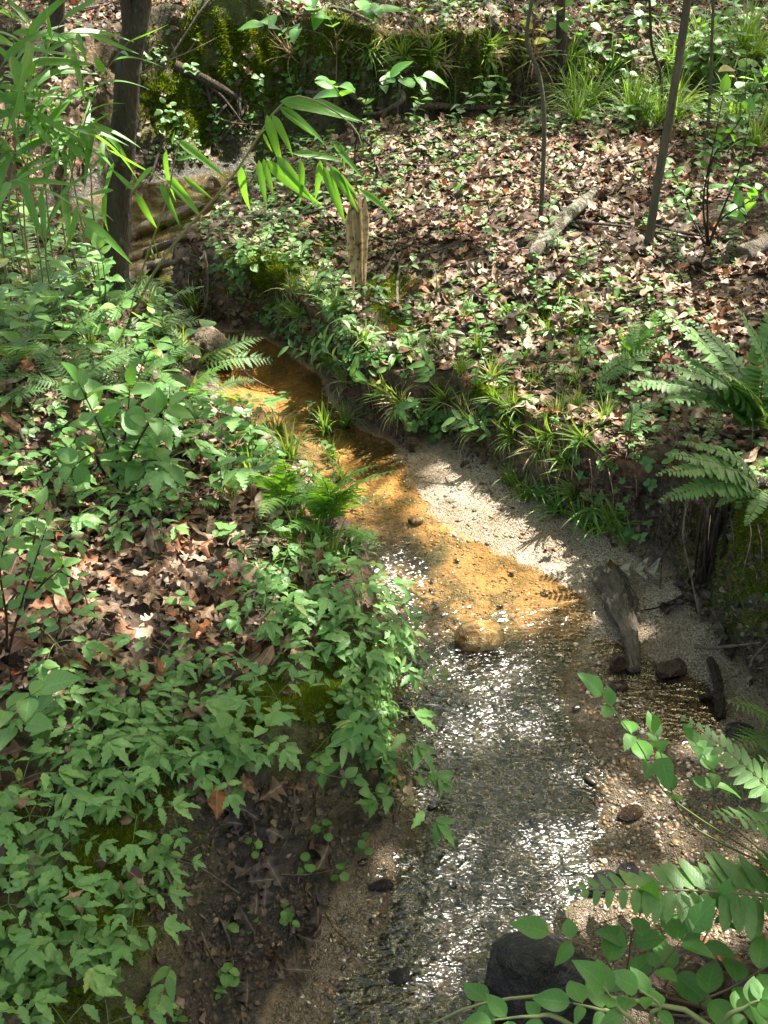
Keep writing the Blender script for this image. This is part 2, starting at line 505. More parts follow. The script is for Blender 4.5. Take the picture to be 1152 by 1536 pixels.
M['canopy'] = leaf_mat('canopy_leaf', (.035, .095, .022), (.070, .150, .030), (.20, .40, .03), .45, .38)
M['yellow'] = leaf_mat('yellow_leaf', (.25, .30, .03), (.42, .42, .06), (.5, .5, .05), .5, .4)

def dead_mat(name, stops, tw=.12):
    m = NT(name)
    r = m.math('FRACT', m.math('ADD', m.island(), m.orand()))
    col = m.ramp(r, stops)
    uv = m.n('ShaderNodeUVMap', None, uv_map='leafmap').outputs[0]
    sx = m.n('ShaderNodeSeparateXYZ', {0: uv})
    a = m.math('MULTIPLY', m.math('ABSOLUTE', m.math('SUBTRACT', sx.outputs[1], .5)), 2)
    mid = m.n('ShaderNodeMapRange', {'Value': a, 'From Min': 0, 'From Max': .12, 'To Min': .8, 'To Max': 0}).outputs[0]
    col = m.mix(m.rampf(m.noise(45, 4, vec=m.pos()), .42, .72), col, (.045, .028, .016))
    col = m.mix(m.math('MULTIPLY', mid, .45), col, (.42, .30, .18))
    nrm = m.bump(m.noise(120, 3, vec=m.pos()), .4, .003)
    b = m.bsdf(col, .55, nrm, .4)
    tr = m.n('ShaderNodeBsdfTranslucent', {'Color': col}).outputs[0]
    return m.done(m.n('ShaderNodeMixShader', {0: tw, 1: b, 2: tr}).outputs[0])

M['dead'] = dead_mat('fallen_leaf_brown', [(0, (.045, .024, .012)), (.18, (.085, .044, .022)), (.34, (.165, .088, .044)), (.46, (.32, .205, .125)), (.6, (.42, .30, .205)),
    (.75, (.30, .10, .032)), (.83, (.10, .046, .022)), (.93, (.40, .31, .225)), (1, (.07, .04, .022))])
M['dead_dark'] = dead_mat('fallen_leaf_dark', [(0, (.03, .018, .011)), (.4, (.075, .045, .025)), (.7, (.13, .085, .05)), (.9, (.22, .16, .10)), (1, (.05, .03, .018))])
M['dead_wet'] = dead_mat('fallen_leaf_wet', [(0, (.02, .014, .01)), (.6, (.05, .035, .025)), (1, (.09, .07, .055))])
M['dead_oak'] = dead_mat('oak_leaf_grey', [(0, (.26, .235, .18)), (1, (.30, .27, .21))])
M['dead_red'] = dead_mat('oak_leaf_red', [(0, (.12, .042, .018)), (1, (.15, .05, .02))])
M['straw'] = dead_mat('dry_straw', [(0, (.40, .29, .15)), (.5, (.52, .40, .23)), (1, (.30, .20, .10))], .25)

def bark_mat(name, a, b, lich=None, sc=18, stretch=.18, rough=.85, lf=(.52, .62), along='z', lsc=9):
    m = NT(name)
    v = m.n('ShaderNodeMapping', {'Vector': m.obj(), 'Scale': (1, 1, stretch) if along == 'z' else (1, stretch, 1)}).outputs[0]
    n = m.noise(sc, 6, .65, v)
    n2 = m.noise(sc * 4, 4, .6, v)
    h = m.math('ADD', n, m.math('MULTIPLY', n2, .5))
    col = m.ramp(n, [(.3, a), (.7, b)])
    col = m.mix(m.rampf(n2, .55, .75), col, tuple(x * .45 for x in a))
    if lich:
        f = m.rampf(m.noise(lsc, 5, .65, m.obj()), *lf)
        col = m.mix(f, col, m.mix(m.noise(50, 3, vec=m.obj()), lich, tuple(x * .5 for x in lich)))
    return m.done(m.bsdf(col, rough, m.bump(h, 1, .045), .25))

M['bark'] = bark_mat('dark_bark', (.030, .023, .016), (.095, .074, .052), (.17, .18, .13), lf=(.56, .66))
M['bark_pale'] = bark_mat('sapling_bark', (.10, .085, .055), (.22, .19, .13), (.16, .18, .11), 40)
M['lichen_log'] = bark_mat('lichen_bark', (.045, .034, .023), (.16, .125, .088), (.34, .35, .27), 30, .4, .9, (.47, .57), along='y', lsc=24)
M['drift'] = bark_mat('weathered_wood', (.085, .070, .052), (.25, .205, .16), None, 34, .13, along='y')
M['rotten'] = bark_mat('rotten_wood', (.05, .032, .02), (.42, .33, .25), None, 22, .3)
M['stick'] = bark_mat('dead_stick', (.13, .095, .065), (.34, .27, .20), None, 40, .2)
M['stick_dark'] = bark_mat('wet_stick', (.028, .02, .014), (.08, .058, .042), None, 40, .2, .4)
M['root'] = bark_mat('bare_root', (.05, .036, .025), (.17, .125, .09), None, 40, .3)

def stem_mat(name, c, c2):
    m = NT(name)
    return m.done(m.bsdf(m.mix(m.orand(), c, c2), .5))
M['stem'] = stem_mat('green_stem', (.07, .12, .035), (.11, .15, .05))
M['stem_red'] = stem_mat('reddish_stem', (.085, .045, .025), (.14, .085, .04))
M['culm'] = stem_mat('cane_stem', (.20, .17, .07), (.14, .18, .055))
M['rachis'] = stem_mat('fern_stalk', (.08, .12, .035), (.12, .10, .04))

def rock_mat(name, stops, sc=9, rough=.35, spec=.5, coat=0.0, wet=None):
    m = NT(name)
    p = m.obj()
    n = m.noise(sc, 6, .6, p, dist=.6)
    col = m.ramp(n, stops)
    col = m.mix(m.math('MULTIPLY', m.rampf(m.noise(sc * 9, 4, vec=p), .45, .75), .5), col, (.02, .014, .008))
    if wet:                                     # a water stain round the foot; colour also darker towards one end
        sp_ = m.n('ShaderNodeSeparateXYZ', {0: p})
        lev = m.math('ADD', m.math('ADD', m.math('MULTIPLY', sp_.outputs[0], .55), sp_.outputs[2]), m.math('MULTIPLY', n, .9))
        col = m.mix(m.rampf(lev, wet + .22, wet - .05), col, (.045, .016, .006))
    h = m.math('ADD', n, m.math('MULTIPLY', m.noise(sc * 7, 5, .65, p), .4))
    i = {'Coat Weight': coat, 'Coat Roughness': .12}
    rg = m.n('ShaderNodeMapRange', {'Value': m.noise(sc * 2, 3, vec=p), 'From Min': .3, 'From Max': .7, 'To Min': rough * .6, 'To Max': min(1, rough * 1.5)}).outputs[0]
    return m.done(m.bsdf(col, rg, m.bump(h, .8, .12), spec, **i))
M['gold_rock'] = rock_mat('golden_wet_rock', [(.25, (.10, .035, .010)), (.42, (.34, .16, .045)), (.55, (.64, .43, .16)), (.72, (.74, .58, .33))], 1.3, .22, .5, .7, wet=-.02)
M['black_rock'] = rock_mat('black_wet_rock', [(.3, (.006, .006, .007)), (.7, (.026, .024, .025))], 1.8, .36, .5, .12)
M['brown_rock'] = rock_mat('brown_wet_rock', [(.3, (.022, .012, .007)), (.55, (.075, .036, .016)), (.75, (.22, .15, .085))], 1.5, .3, .5, .3)

def pebble_mat(name, stops, rough=.35):
    m = NT(name)
    r = m.math('FRACT', m.math('ADD', m.island(), m.orand()))
    col = m.ramp(r, stops, 'CONSTANT')
    col = m.mix(m.math('MULTIPLY', m.rampf(m.noise(140, 3, vec=m.pos()), .45, .7), .4), col, (.05, .035, .02))
    return m.done(m.bsdf(col, rough, m.bump(m.noise(160, 3, vec=m.pos()), .3, .002), .5))
PEB = [(0, (.17, .115, .065)), (.12, (.27, .17, .085)), (.24, (.14, .075, .032)), (.36, (.33, .25, .16)), (.48, (.035, .028, .024)), (.58, (.28, .17, .08)), (.68, (.55, .48, .38)),
    (.78, (.09, .065, .045)), (.86, (.38, .24, .11)), (.94, (.20, .18, .16))]
M['pebble'] = pebble_mat('pebble', PEB)
M['clod'] = pebble_mat('soil_clod', [(0, (.022, .014, .009)), (.3, (.05, .032, .018)), (.6, (.085, .055, .03)), (.85, (.035, .024, .016)), (.95, (.17, .12, .07))], .7)
M['pebble_dark'] = pebble_mat('dark_pebble', [(0, (.018, .016, .016)), (.4, (.04, .034, .032)), (.7, (.07, .05, .035)), (.9, (.03, .028, .03))], .22)

def moss_mat():
    m = NT('moss')
    col = m.ramp(m.island(), [(0, (.055, .085, .008)), (.6, (.12, .165, .014)), (1, (.21, .24, .024))])
    b = m.n('ShaderNodeBsdfDiffuse', {'Color': col}).outputs[0]
    t = m.n('ShaderNodeBsdfTranslucent', {'Color': m.mix(1, col, (1.8, 1.8, .8, 1), 'MULTIPLY')}).outputs[0]
    return m.done(m.n('ShaderNodeMixShader', {0: .3, 1: b, 2: t}).outputs[0])
M['moss'] = moss_mat()

def ground_mat():
    m = NT('streamside_ground')
    p = m.pos()
    a = {k: m.attr(k) for k in ('sand', 'mud', 'mossy', 'algae_shade', 'wet', 'ochre', 'litter', 'grit')}
    n1 = m.noise(3.5, 6, .6, p); n2 = m.noise(26, 5, .65, p); n3 = m.noise(120, 3, .6, p)
    # bare bank earth
    earth = m.ramp(m.math('ADD', m.math('MULTIPLY', n1, .55), m.math('MULTIPLY', n2, .45)), [(.34, (.014, .009, .006)), (.44, (.036, .023, .014)), (.52, (.085, .055, .030)), (.60, (.20, .135, .075))])
    earth = m.mix(m.rampf(n3, .58, .75), earth, (.22, .165, .10))
    soil = m.ramp(n2, [(.3, (.018, .011, .007)), (.55, (.055, .034, .020)), (.75, (.12, .08, .05))])
    g = m.mix(a['litter'], earth, soil)
    mud = m.ramp(n2, [(.35, (.010, .008, .006)), (.6, (.035, .025, .017)), (.78, (.12, .085, .05))])
    g = m.mix(a['mud'], g, mud)
    # sand and grit
    vc = m.voro(240, p, 'Color'); vs = m.n('ShaderNodeSeparateColor', {0: vc}).outputs[0]
    vd = m.voro(240, p, 'Distance')
    sand = m.ramp(vs, [(0, (.13, .095, .065)), (.25, (.30, .225, .15)), (.55, (.46, .37, .27)), (.8, (.60, .52, .42)), (.93, (.05, .04, .035)), (1, (.55, .50, .43))])
    sand = m.mix(m.rampf(n1, .4, .62), sand, m.mix(.55, sand, (.20, .135, .075)))
    g = m.mix(a['sand'], g, sand)
    # stream bed
    och = m.ramp(m.math('ADD', m.math('MULTIPLY', n1, .6), m.math('MULTIPLY', vs, .14)), [(.2, (.22, .115, .036)), (.42, (.40, .225, .080)), (.6, (.52, .34, .155))])
    g = m.mix(a['ochre'], g, och)
    alg = m.ramp(n2, [(.35, (.022, .022, .006)), (.65, (.085, .075, .018))])
    grit = m.ramp(vs, [(0, (.016, .012, .008)), (.3, (.042, .030, .017)), (.6, (.075, .053, .032)), (.85, (.022, .018, .014)), (1, (.15, .115, .075))])
    g = m.mix(a['grit'], g, grit)
    f = m.math('MULTIPLY', a['algae_shade'], m.rampf(m.math('ADD', m.math('MULTIPLY', m.noise(9, 5, .65, p), .75), m.math('MULTIPLY', n3, .25)), .40, .58))
    g = m.mix(f, g, alg)
    mo = m.ramp(m.math('ADD', m.math('MULTIPLY', n2, .5), m.math('MULTIPLY', n3, .5)), [(.35, (.022, .032, .006)), (.6, (.065, .085, .012))])
    f2 = m.math('MULTIPLY', a['mossy'], m.rampf(m.math('ADD', m.math('MULTIPLY', n2, .6), m.math('MULTIPLY', n1, .4)), .37, .54))
    g = m.mix(f2, g, mo)
    h = m.math('ADD', m.math('ADD', n2, m.math('MULTIPLY', n3, .35)), m.math('MULTIPLY', m.math('MULTIPLY', vd, a['sand']), -.5))
    rg = m.n('ShaderNodeMapRange', {'Value': m.math('MULTIPLY', a['wet'], m.rampf(n2, .3, .62)), 'From Min': 0, 'From Max': 1, 'To Min': .9, 'To Max': .22}).outputs[0]
    return m.done(m.bsdf(g, rg, m.bump(m.math('ADD', h, m.math('MULTIPLY', m.noise(9, 5, .7, p), 2.0)), .9, .02), .45))
M['ground'] = ground_mat()

def water_mat():
    m = NT('stream_water')
    p = m.pos()
    rf = m.attr('riffle')
    v = m.n('ShaderNodeMapping', {'Vector': p, 'Scale': (.55, 1.15, 1)}).outputs[0]
    h = m.math('ADD', m.math('MULTIPLY', m.noise(80, 1, .5, v, dist=.5), .7), m.math('MULTIPLY', m.noise(34, 1, .5, v, dist=.8), 1.7))
    st = m.math('ADD', m.math('MULTIPLY', rf, .72), .03)
    nrm = m.n('ShaderNodeBump', {'Height': h, 'Strength': st, 'Distance': .016}).outputs[0]
    fr = m.n('ShaderNodeFresnel', {'IOR': m.math('ADD', m.math('MULTIPLY', rf, .36), 1.34), 'Normal': nrm}).outputs[0]
    gl = m.n('ShaderNodeBsdfGlossy', {'Color': (1, 1, 1, 1), 'Roughness': m.math('ADD', m.math('MULTIPLY', rf, .22), .03), 'Normal': nrm}).outputs[0]
    tr = m.n('ShaderNodeBsdfTransparent', {'Color': m.mix(rf, (.95, .87, .71, 1), (.74, .73, .68, 1))}).outputs[0]
    return m.done(m.n('ShaderNodeMixShader', {0: fr, 1: tr, 2: gl}).outputs[0])
M['water'] = water_mat()

# ------------------------------------------------------------------ the setting: ground and water
def blob(lst, x, y):
    r = np.zeros_like(x)
    for px, py, rad, amt in lst:
        c, _ = G(px, py)
        r = np.maximum(r, amt * np.exp(-((x - c.x) ** 2 + (y - c.y) ** 2) / rad ** 2))
    return r

MOSS = [(330, 75, .32, 1), (400, 110, .35, 1), (250, 150, .25, .8), (290, 190, .2, .8), (520, 60, .35, .6), (640, 90, .4, .6), (720, 100, .3, .5), (390, 1060, .13, 1), (480, 1040, .14, .8), (560, 1060, .16, .8), (540, 1000, .14, .6),
    (120, 1090, .12, .7), (60, 1110, .13, .8), (40, 1290, .13, .9), (20, 1380, .16, 1), (120, 1330, .14, .9), (90, 1460, .14, .9), (200, 1260, .12, .7), (150, 1400, .1, .6), (200, 1150, .12, .6), (1130, 800, .25, .9), (1140, 900, .15, .6), (590, 440, .12, .9), (600, 470, .1, .8),
    (720, 580, .12, .7), (830, 480, .15, .4), (420, 400, .2, .6), (380, 420, .15, .6), (470, 380, .12, .5), (760, 610, .1, .6), (600, 1150, .08, .7)]
rv = GD.ravel(); dwv = GDW.ravel()
X0, Y0, Zv = TV[:, 0], TV[:, 1], TV[:, 2]
tb = np.clip(GD / GW, 0, 1).ravel()
face = sstep(.02, .25, tb) * (1 - sstep(.85, 1.15, GD.ravel() / GW.ravel()))
inlow = 1 - sstep(-.01, .03, rv)
A = {}
A['mossy'] = np.clip(blob(MOSS, X0, Y0) * 1.2, 0, 1) * (1 - inlow)
A['litter'] = sstep(.9, 1.25, GD.ravel() / GW.ravel())
A['mud'] = np.clip((1 - inlow) * (1 - sstep(.0, .16, Zv)) + .7 * (1 - inlow) * sstep(1.9, 1.5, Y0) * (1 - sstep(.1, .3, Zv)) + .75 * blob([(390, 1280, .22, 1.3), (440, 1370, .18, 1.3), (410, 1480, .16, 1.3), (300, 1400, .15, 1.2), (1040, 980, .2, 1), (1000, 900, .12, .7)], X0, Y0), 0, 1)
A['sand'] = inlow * np.clip(sstep(-.015, .02, dwv), 0, 1)
shoal = sstep(-.5, -.02, dwv)
A['ochre'] = inlow * (1 - A['sand']) * .9 * (1 - sstep(4.85, 5.4, Y0))
A['algae_shade'] = inlow * (1 - A['sand']) * np.clip(.80 + .2 * sstep(2.9, 2.4, Y0) + .3 * blob([(640, 830, .14, 1), (560, 800, .1, 1), (570, 720, .2, .9), (470, 640, .15, .8), (760, 870, .06, 1), (520, 700, .2, .6), (660, 930, .2, 1)], X0, Y0) - .75 * blob([(390, 600, .22, 1), (820, 890, .10, .8), (710, 850, .09, .55), (570, 880, .08, .9), (640, 885, .07, .6), (600, 1000, .01, .1)], X0, Y0), 0, 1)  # algae plus painted shade, thinned to put sun patches into the bed colour
A['mud'] = np.maximum(A['mud'], .8 * inlow * sstep(4.95, 5.4, Y0))
A['sand'] = A['sand'] * (1 - .7 * sstep(5.2, 5.8, Y0))
A['grit'] = inlow * np.clip(sstep(2.85, 2.5, Y0) * .92 * (1 - A['sand']) + A['sand'] * .6 * sstep(2.9, 2.3, Y0), 0, 1)
A['wet'] = np.clip(1 - sstep(.03, .22, Zv), 0, 1) * (1 - .75 * blob([(760, 800, .22, 1), (860, 860, .14, 1), (720, 740, .14, .8)], X0, Y0))
gme = mk('ground', TV, TQ, np.zeros((0, 3), int), None, np.zeros(len(TQ), int), np.zeros(0, int), [M['ground']])
for k, a in A.items():
    at = gme.attributes.new(k, 'FLOAT', 'POINT')
    at.data.foreach_set('value', np.ascontiguousarray(a, np.float32))
tag(ob('ground', gme), 'stream banks and woodland floor', None, None, 'structure')

wx = np.arange(-2.4, 1.32, .0085)
wy = np.concatenate([np.arange(.55, 3.3, .0058), np.arange(3.3, 9.0, .018)])
WX, WY = np.meshgrid(wx, wy)
rif = sstep(3.05, 2.45, WY) * (1 - .85 * np.exp(-(((WX - .86) / .2) ** 2 + ((WY - 2.36) / .25) ** 2))) * (.65 + .35 * fbm(WX * 3, WY * 3, 77, 2))
rif = np.clip(rif + .22 * sstep(3.5, 3.0, WY) + .9 * np.exp(-(((WX + .02) / .16) ** 2 + ((WY - 3.0) / .28) ** 2)), 0, 1)
wob = fbm(WX * 22, WY * 15, 61, 3) * .0042 + fbm(WX * 48 + .7 * fbm(WX * 10, WY * 10, 66, 2), WY * 34, 63, 2) * .0026
WZ = wob * rif + .0006 * fbm(WX * 6, WY * 6, 65, 2)
WV = np.stack([WX, WY, WZ], -1).reshape(-1, 3)
wi = np.arange(WX.size).reshape(WX.shape)
WQ = np.stack([wi[:-1, :-1], wi[:-1, 1:], wi[1:, 1:], wi[1:, :-1]], -1).reshape(-1, 4)
wd = sdist(WX, WY, LOW).ravel()
WQ = WQ[(wd[WQ] < .12).any(1)]
used = np.unique(WQ); remap = np.full(len(WV), -1); remap[used] = np.arange(len(used))
wme = mk('stream_water', WV[used], remap[WQ], np.zeros((0, 3), int), None, np.zeros(len(WQ), int), np.zeros(0, int), [M['water']])
at = wme.attributes.new('riffle', 'FLOAT', 'POINT'); at.data.foreach_set('value', np.ascontiguousarray(rif.ravel()[used], np.float32))
tag(ob('water', wme), 'clear shallow stream over ochre sand', None, None, 'structure')
# the channel beyond the picture on both sides is dry gravel, so the water ends where its bed rises

# ------------------------------------------------------------------ sky and sun
w = bpy.data.worlds.new('World'); SC.world = w; w.use_nodes = True
nt = w.node_tree
sky = nt.nodes.new('ShaderNodeTexSky'); sky.sky_type = 'NISHITA'; sky.sun_disc = False
sky.sun_elevation = SUN_EL; sky.sun_rotation = SUN_AZ; sky.air_density = 1.0; sky.dust_density = 4.0; sky.ozone_density = 1.0
bg = nt.nodes['Background']; tint = nt.nodes.new('ShaderNodeMix'); tint.data_type = 'RGBA'; tint.blend_type = 'MULTIPLY'      # a hazy summer sky is whiter than a clear one
tint.inputs[0].default_value = 1; tint.inputs[7].default_value = (1.17, 1.04, .80, 1)
nt.links.new(sky.outputs[0], tint.inputs[6]); nt.links.new(tint.outputs[2], bg.inputs[0]); bg.inputs[1].default_value = .13
sl = bpy.data.lights.new('sun', 'SUN'); sl.energy = 5.0; sl.angle = math.radians(.53); sl.color = (1, .95, .86)
so = bpy.data.objects.new('sun', sl); COL.objects.link(so)
so.rotation_euler = (-SUN).to_track_quat('-Z', 'Y').to_euler()
SC.view_settings.view_transform = 'Standard'; SC.view_settings.look = 'None'; SC.view_settings.gamma = 1
SC.view_settings.exposure = 2.12
cy = SC.cycles
cy.use_denoising = True; cy.max_bounces = 8; cy.diffuse_bounces = 3; cy.glossy_bounces = 3; cy.transmission_bounces = 4; cy.transparent_max_bounces = 8
cy.sample_clamp_indirect = 6; cy.sample_clamp_direct = 0
cy.caustics_reflective = False; cy.caustics_refractive = False

# ------------------------------------------------------------------ sampling of the ground
NP = 170000
sx_ = rng.uniform(-5, 5, NP); sy_ = .25 + 12  * rng.random(NP) ** 1.25
PP = np.zeros((NP, 3)); PN = np.zeros((NP, 3))
dn = Vector((0, 0, -1))
for i in range(NP):
    h, n, f, d = BVH.ray_cast(Vector((sx_[i], sy_[i], 6)), dn)
    if n.z < 0: n = -n
    PP[i] = h; PN[i] = n
PD = sdist(PP[:, 0], PP[:, 1], LOW); PW = sdist(PP[:, 0], PP[:, 1], WAT)
PPX, PPY = proj(PP[:, 0], PP[:, 1], PP[:, 2])

def inpoly(px, py, poly):
    r = np.zeros(len(px), bool)
    k = len(poly)
    for i in range(k):
        (x1, y1), (x2, y2) = poly[i], poly[(i + 1) % k]
        if y1 == y2: continue
        c = (y1 > py) != (y2 > py)
        r ^= c & (px < x1 + (py - y1) * (x2 - x1) / (y2 - y1))
    return r

def pick(poly, n, gap=0, land=True, mask=None):
    ok = inpoly(PPX, PPY, poly)
    if land is True: ok &= PD > .02
    if mask is not None: ok &= mask
    c = np.nonzero(ok)[0]; rng.shuffle(c)
    if gap <= 0: return c[:n]
    got = []
    for j in c:
        if len(got) >= n: break
        if all((PP[j, 0] - PP[q, 0]) ** 2 + (PP[j, 1] - PP[q, 1]) ** 2 > gap * gap for q in got): got.append(j)
    return np.array(got, int)

ORD = ['leftmost', 'second from the left', 'third from the left', 'fourth from the left', 'fifth from the left', 'sixth from the left', 'seventh from the left',
    'eighth from the left', 'ninth from the left', 'tenth from the left', 'eleventh from the left', 'twelfth from the left', 'thirteenth from the left', 'fourteenth from the left',
    'fifteenth from the left', 'sixteenth from the left']

def name_rows(objs, desc, cat, group, row=14):
    """labels for a patch of like plants: its rows from the far side, and the place within the row"""
    def pp(o):
        p = o.matrix_world.translation if o.parent is None else o.location
        a, b = proj(p.x, p.y, p.z); return float(a), float(b)
    k = max(1, math.ceil(len(objs) / row))
    rows = sorted(objs, key=lambda o: pp(o)[1])
    per = math.ceil(len(rows) / k)
    RN = {1: [''], 2: ['far row', 'near row'], 3: ['far row', 'middle row', 'near row'], 4: ['farthest row', 'second row back', 'third row back', 'nearest row'],
          5: ['farthest row', 'second row back', 'third row back', 'fourth row back', 'nearest row']}[min(k, 5)]
    for r in range(k):
        for i, o in enumerate(sorted(rows[r * per:(r + 1) * per], key=lambda o: pp(o)[0])):
            lab = desc + (', ' + RN[min(r, len(RN) - 1)] if RN[0] else '') + ', ' + ORD[min(i, 15)]
            tag(o, lab, cat, group)

# ------------------------------------------------------------------ trees; unseen ones added for shade, crowns cut to make sun patches
LIT = [(720, 290, .62), (630, 300, .35), (830, 265, .42), (920, 245, .35), (980, 330, .25), (560, 265, .22), (700, 240, .4), (780, 340, .3), (1060, 300, .25),
    (800, 825, .17), (860, 868, .15), (740, 762, .15), (690, 735, .10), (700, 875, .17), (620, 880, .14), (820, 885, .16), (690, 760, .12), (730, 740, .1), (850, 840, .14), (720, 800, .12), (770, 800, .14), (830, 850, .14), (880, 890, .09), (760, 850, .14), (575, 900, .10), (560, 770, .08),
    (390, 605, .20), (330, 620, .18), (275, 610, .18), (300, 520, .10), (420, 720, .2), (350, 735, .16), (470, 700, .16), (540, 735, .14), (720, 955, .13), (760, 945, .08), (560, 620, .05), (250, 380, .14), (240, 415, .1),
    (330, 90, .38), (250, 150, .22), (400, 100, .36), (430, 60, .3), (150, 30, .45), (480, 15, .5), (700, 30, .4), (1000, 60, .35), (60, 120, .2), (850, 20, .3), (300, 30, .3),
    (1040, 1430, .1), (1100, 1400, .08), (780, 600, .09), (800, 490, .22), (640, 480, .16), (860, 640, .09), (1060, 480, .16), (930, 520, .14), (1080, 700, .07), (450, 400, .16), (520, 430, .1), (700, 420, .2), (960, 430, .2), (1100, 400, .2),
    (900, 560, .09), (720, 540, .1), (560, 330, .2), (450, 310, .2), (600, 230, .25), (130, 930, .10), (230, 900, .08), (320, 830, .07), (180, 760, .06), (90, 500, .14), (200, 560, .12), (150, 480, .12), (40, 420, .14),
    (980, 190, .25), (900, 130, .3), (1080, 180, .2), (1000, 1130, .06), (950, 1190, .05), (40, 230, .2), (130, 270, .2)]
lit = []
for a, b, r in LIT:
    c, _ = G(a, b); lit.append((c.x, c.y, c.z, r))
r_ = random.Random(5)
for i in range(17):
    c = atz(r_.uniform(590, 890), r_.uniform(960, 1480), 0); lit.append((c.x, c.y, 0, r_.uniform(.04, .11)))
for i in range(70):
    c, _ = G(r_.uniform(-50, 1200), r_.uniform(0, 760)); lit.append((c.x, c.y, c.z, r_.uniform(.04, .12)))
for i in range(16):
    c, _ = G(r_.uniform(0, 560), r_.uniform(700, 1200)); lit.append((c.x, c.y, c.z, r_.uniform(.02, .05)))
for a, b, Y in [(440, 230, 3.9), (300, 270, 4.0), (520, 250, 3.8), (140, 120, 4.6), (240, 250, 4.4), (60, 240, 4.5), (480, 330, 3.8), (380, 160, 3.9)]:
    c = aty(a, b, Y); lit.append((c.x, c.y, c.z, .22))
lit = np.array(lit)

def crown_template():
    b = MB()
    return b.add([(0, 0, 0), (.5, -.27, .05), (1, 0, -.08), (.5, .27, .05), (.5, 0, 0)], None, [(0, 1, 4), (1, 2, 4), (2, 3, 4), (3, 0, 4)],
        [(0, .5), (.5, 0), (1, .5), (.5, 1), (.5, .5)])
NC = 42000
cg = np.stack([rng.uniform(-5, 5.5, NC // 12), rng.uniform(-2.5, 14, NC // 12)], 1)
cg = np.repeat(cg, 12, 0); NC = len(cg)
# unseen leaf clusters added to shade near bank, mud face, riffle and fern bank
for x0, x1, y0, y1, k in ((-.75, .02, .95, 1.95, 52), (.85, 1.4, 2.1, 3.0, 40), (-1.2, -.4, 1.1, 2.1, 18), (-1.3, .4, 7.4, 7.8, 50), (.02, .5, 1.3, 2.6, 30)):
    e = np.stack([rng.uniform(x0, x1, k), rng.uniform(y0, y1, k)], 1); cg = np.concatenate([cg, np.repeat(e, 12, 0)])
NC = len(cg)
chh = np.repeat(rng.uniform(4.6, 8.6, NC // 12), 12) + rng.normal(0, .18, NC)
cg = cg + rng.normal(0, .2, (NC, 2))
sd = np.array(SUN)
cpos = np.stack([cg[:, 0] + sd[0] / sd[2] * chh, cg[:, 1] + sd[1] / sd[2] * chh, chh + .2], 1)
keep = np.ones(NC, bool)
for X_, Y_, Z_, R_ in lit:
    gx_ = cpos[:, 0] - sd[0] / sd[2] * (cpos[:, 2] - Z_); gy_ = cpos[:, 1] - sd[1] / sd[2] * (cpos[:, 2] - Z_)
    # the hole's outline is uneven
    ang = np.arctan2(gy_ - Y_, gx_ - X_)
    rr = (R_ + .035) * (1 + .28 * np.sin(3 * ang + X_ * 9) + .16 * np.sin(5 * ang + Y_ * 7))
    dd = np.hypot(gx_ - X_, gy_ - Y_)
    keep &= ~((dd < rr) & (rng.random(NC) < .96))  # leaves on the sun's path removed to shape the sun patches
cpos = cpos[keep]
SHADE_TREES = [(4.7, 8.2), (.6, 12.4), (3.6, 13), (6.8, 14.5), (-2.6, 12.2), (5.6, 5.8), (7.2, 10), (2, 18), (6, 19), (-4.6, 8.4), (-3, 16.5), (5.2, 1.4), (8.5, 5.6), (8.2, 1.2), (10.5, 8.5), (11, 4)]  # unseen trees added to carry the shading leaves
TP = np.array(SHADE_TREES)
own = ((cpos[:, None, :2] - TP[None]) ** 2).sum(-1).argmin(1)
ct = crown_template()
TLAB = ['beyond the leaf-strewn flat, trunk forking high above', 'straight, on the slope above the mossy bank', 'on the slope above the tall grass clump', 'far up the slope past the grass clump',
    'on the slope above the dark trunk', 'behind the fern bank', 'past the thin saplings', 'high on the slope behind all others', 'top of the slope beyond the saplings', 'behind the cane thicket', 'far up the slope past the thicket', 'standing nearest the shrub with big leaves', 'second row behind the fern bank', 'second row behind the big-leaved shrub', 'third row past the thin saplings', 'third row behind the fern bank']
def trunk_mesh(mb, base, top, r0, r1, limbs=0, lean=.3, seed=1):
    q = random.Random(seed)
    pts = curve([base, Vector(base).lerp(Vector(top), .35) + Vector((q.uniform(-lean, lean), q.uniform(-lean, lean), 0)) * .4, Vector(base).lerp(Vector(top), .7) + Vector((q.uniform(-lean, lean), q.uniform(-lean, lean), 0)) * .5, top], 14)
    rad = [r0 + (r1 - r0) * (i / 13) ** .8 for i in range(14)]
    rad[0] *= 1.35; rad[1] *= 1.08
    tube(mb, pts, rad, 12, 0, .10)
    for k in range(limbs):
        i = q.randint(7, 12); a = q.uniform(0, 6.28)
        e = pts[i] + Vector((math.cos(a) * 1.6, math.sin(a) * 1.6, q.uniform(.6, 1.5)))
        tube(mb, curve([pts[i], pts[i].lerp(e, .5) + Vector((0, 0, .15)), e], 6), [rad[i] * .55, rad[i] * .45, rad[i] * .36, rad[i] * .28, rad[i] * .2, rad[i] * .1], 7)
    return mb
for k, (tx, ty) in enumerate(SHADE_TREES):
    b, n = drop(tx, ty, 20)
    t = thing('unseen_shade_tree', 'unseen broadleaf tree added for shade, ' + TLAB[k], 'tree', Matrix.Translation(b), 'unseen broadleaf trees added to shade the stream')
    tm = trunk_mesh(MB(), (0, 0, -.15), (random.uniform(-.5, .5), random.uniform(-.5, .5), 7.2), .13, .05, 7, .3, k)
    ob('trunk', tm.mesh('trunk', M['bark']), t)
    sel = cpos[own == k] - np.array(b)
    if len(sel) > 5:
        R = frames(np.tile([[0, 0, 1.]], (len(sel), 1)), rng.uniform(0, 6.28, len(sel)), np.full(len(sel), .45), rng.uniform(.13, .23, len(sel)))
        ob('crown', scatter(ct, sel, R, 'crown', M['canopy'], False), t)

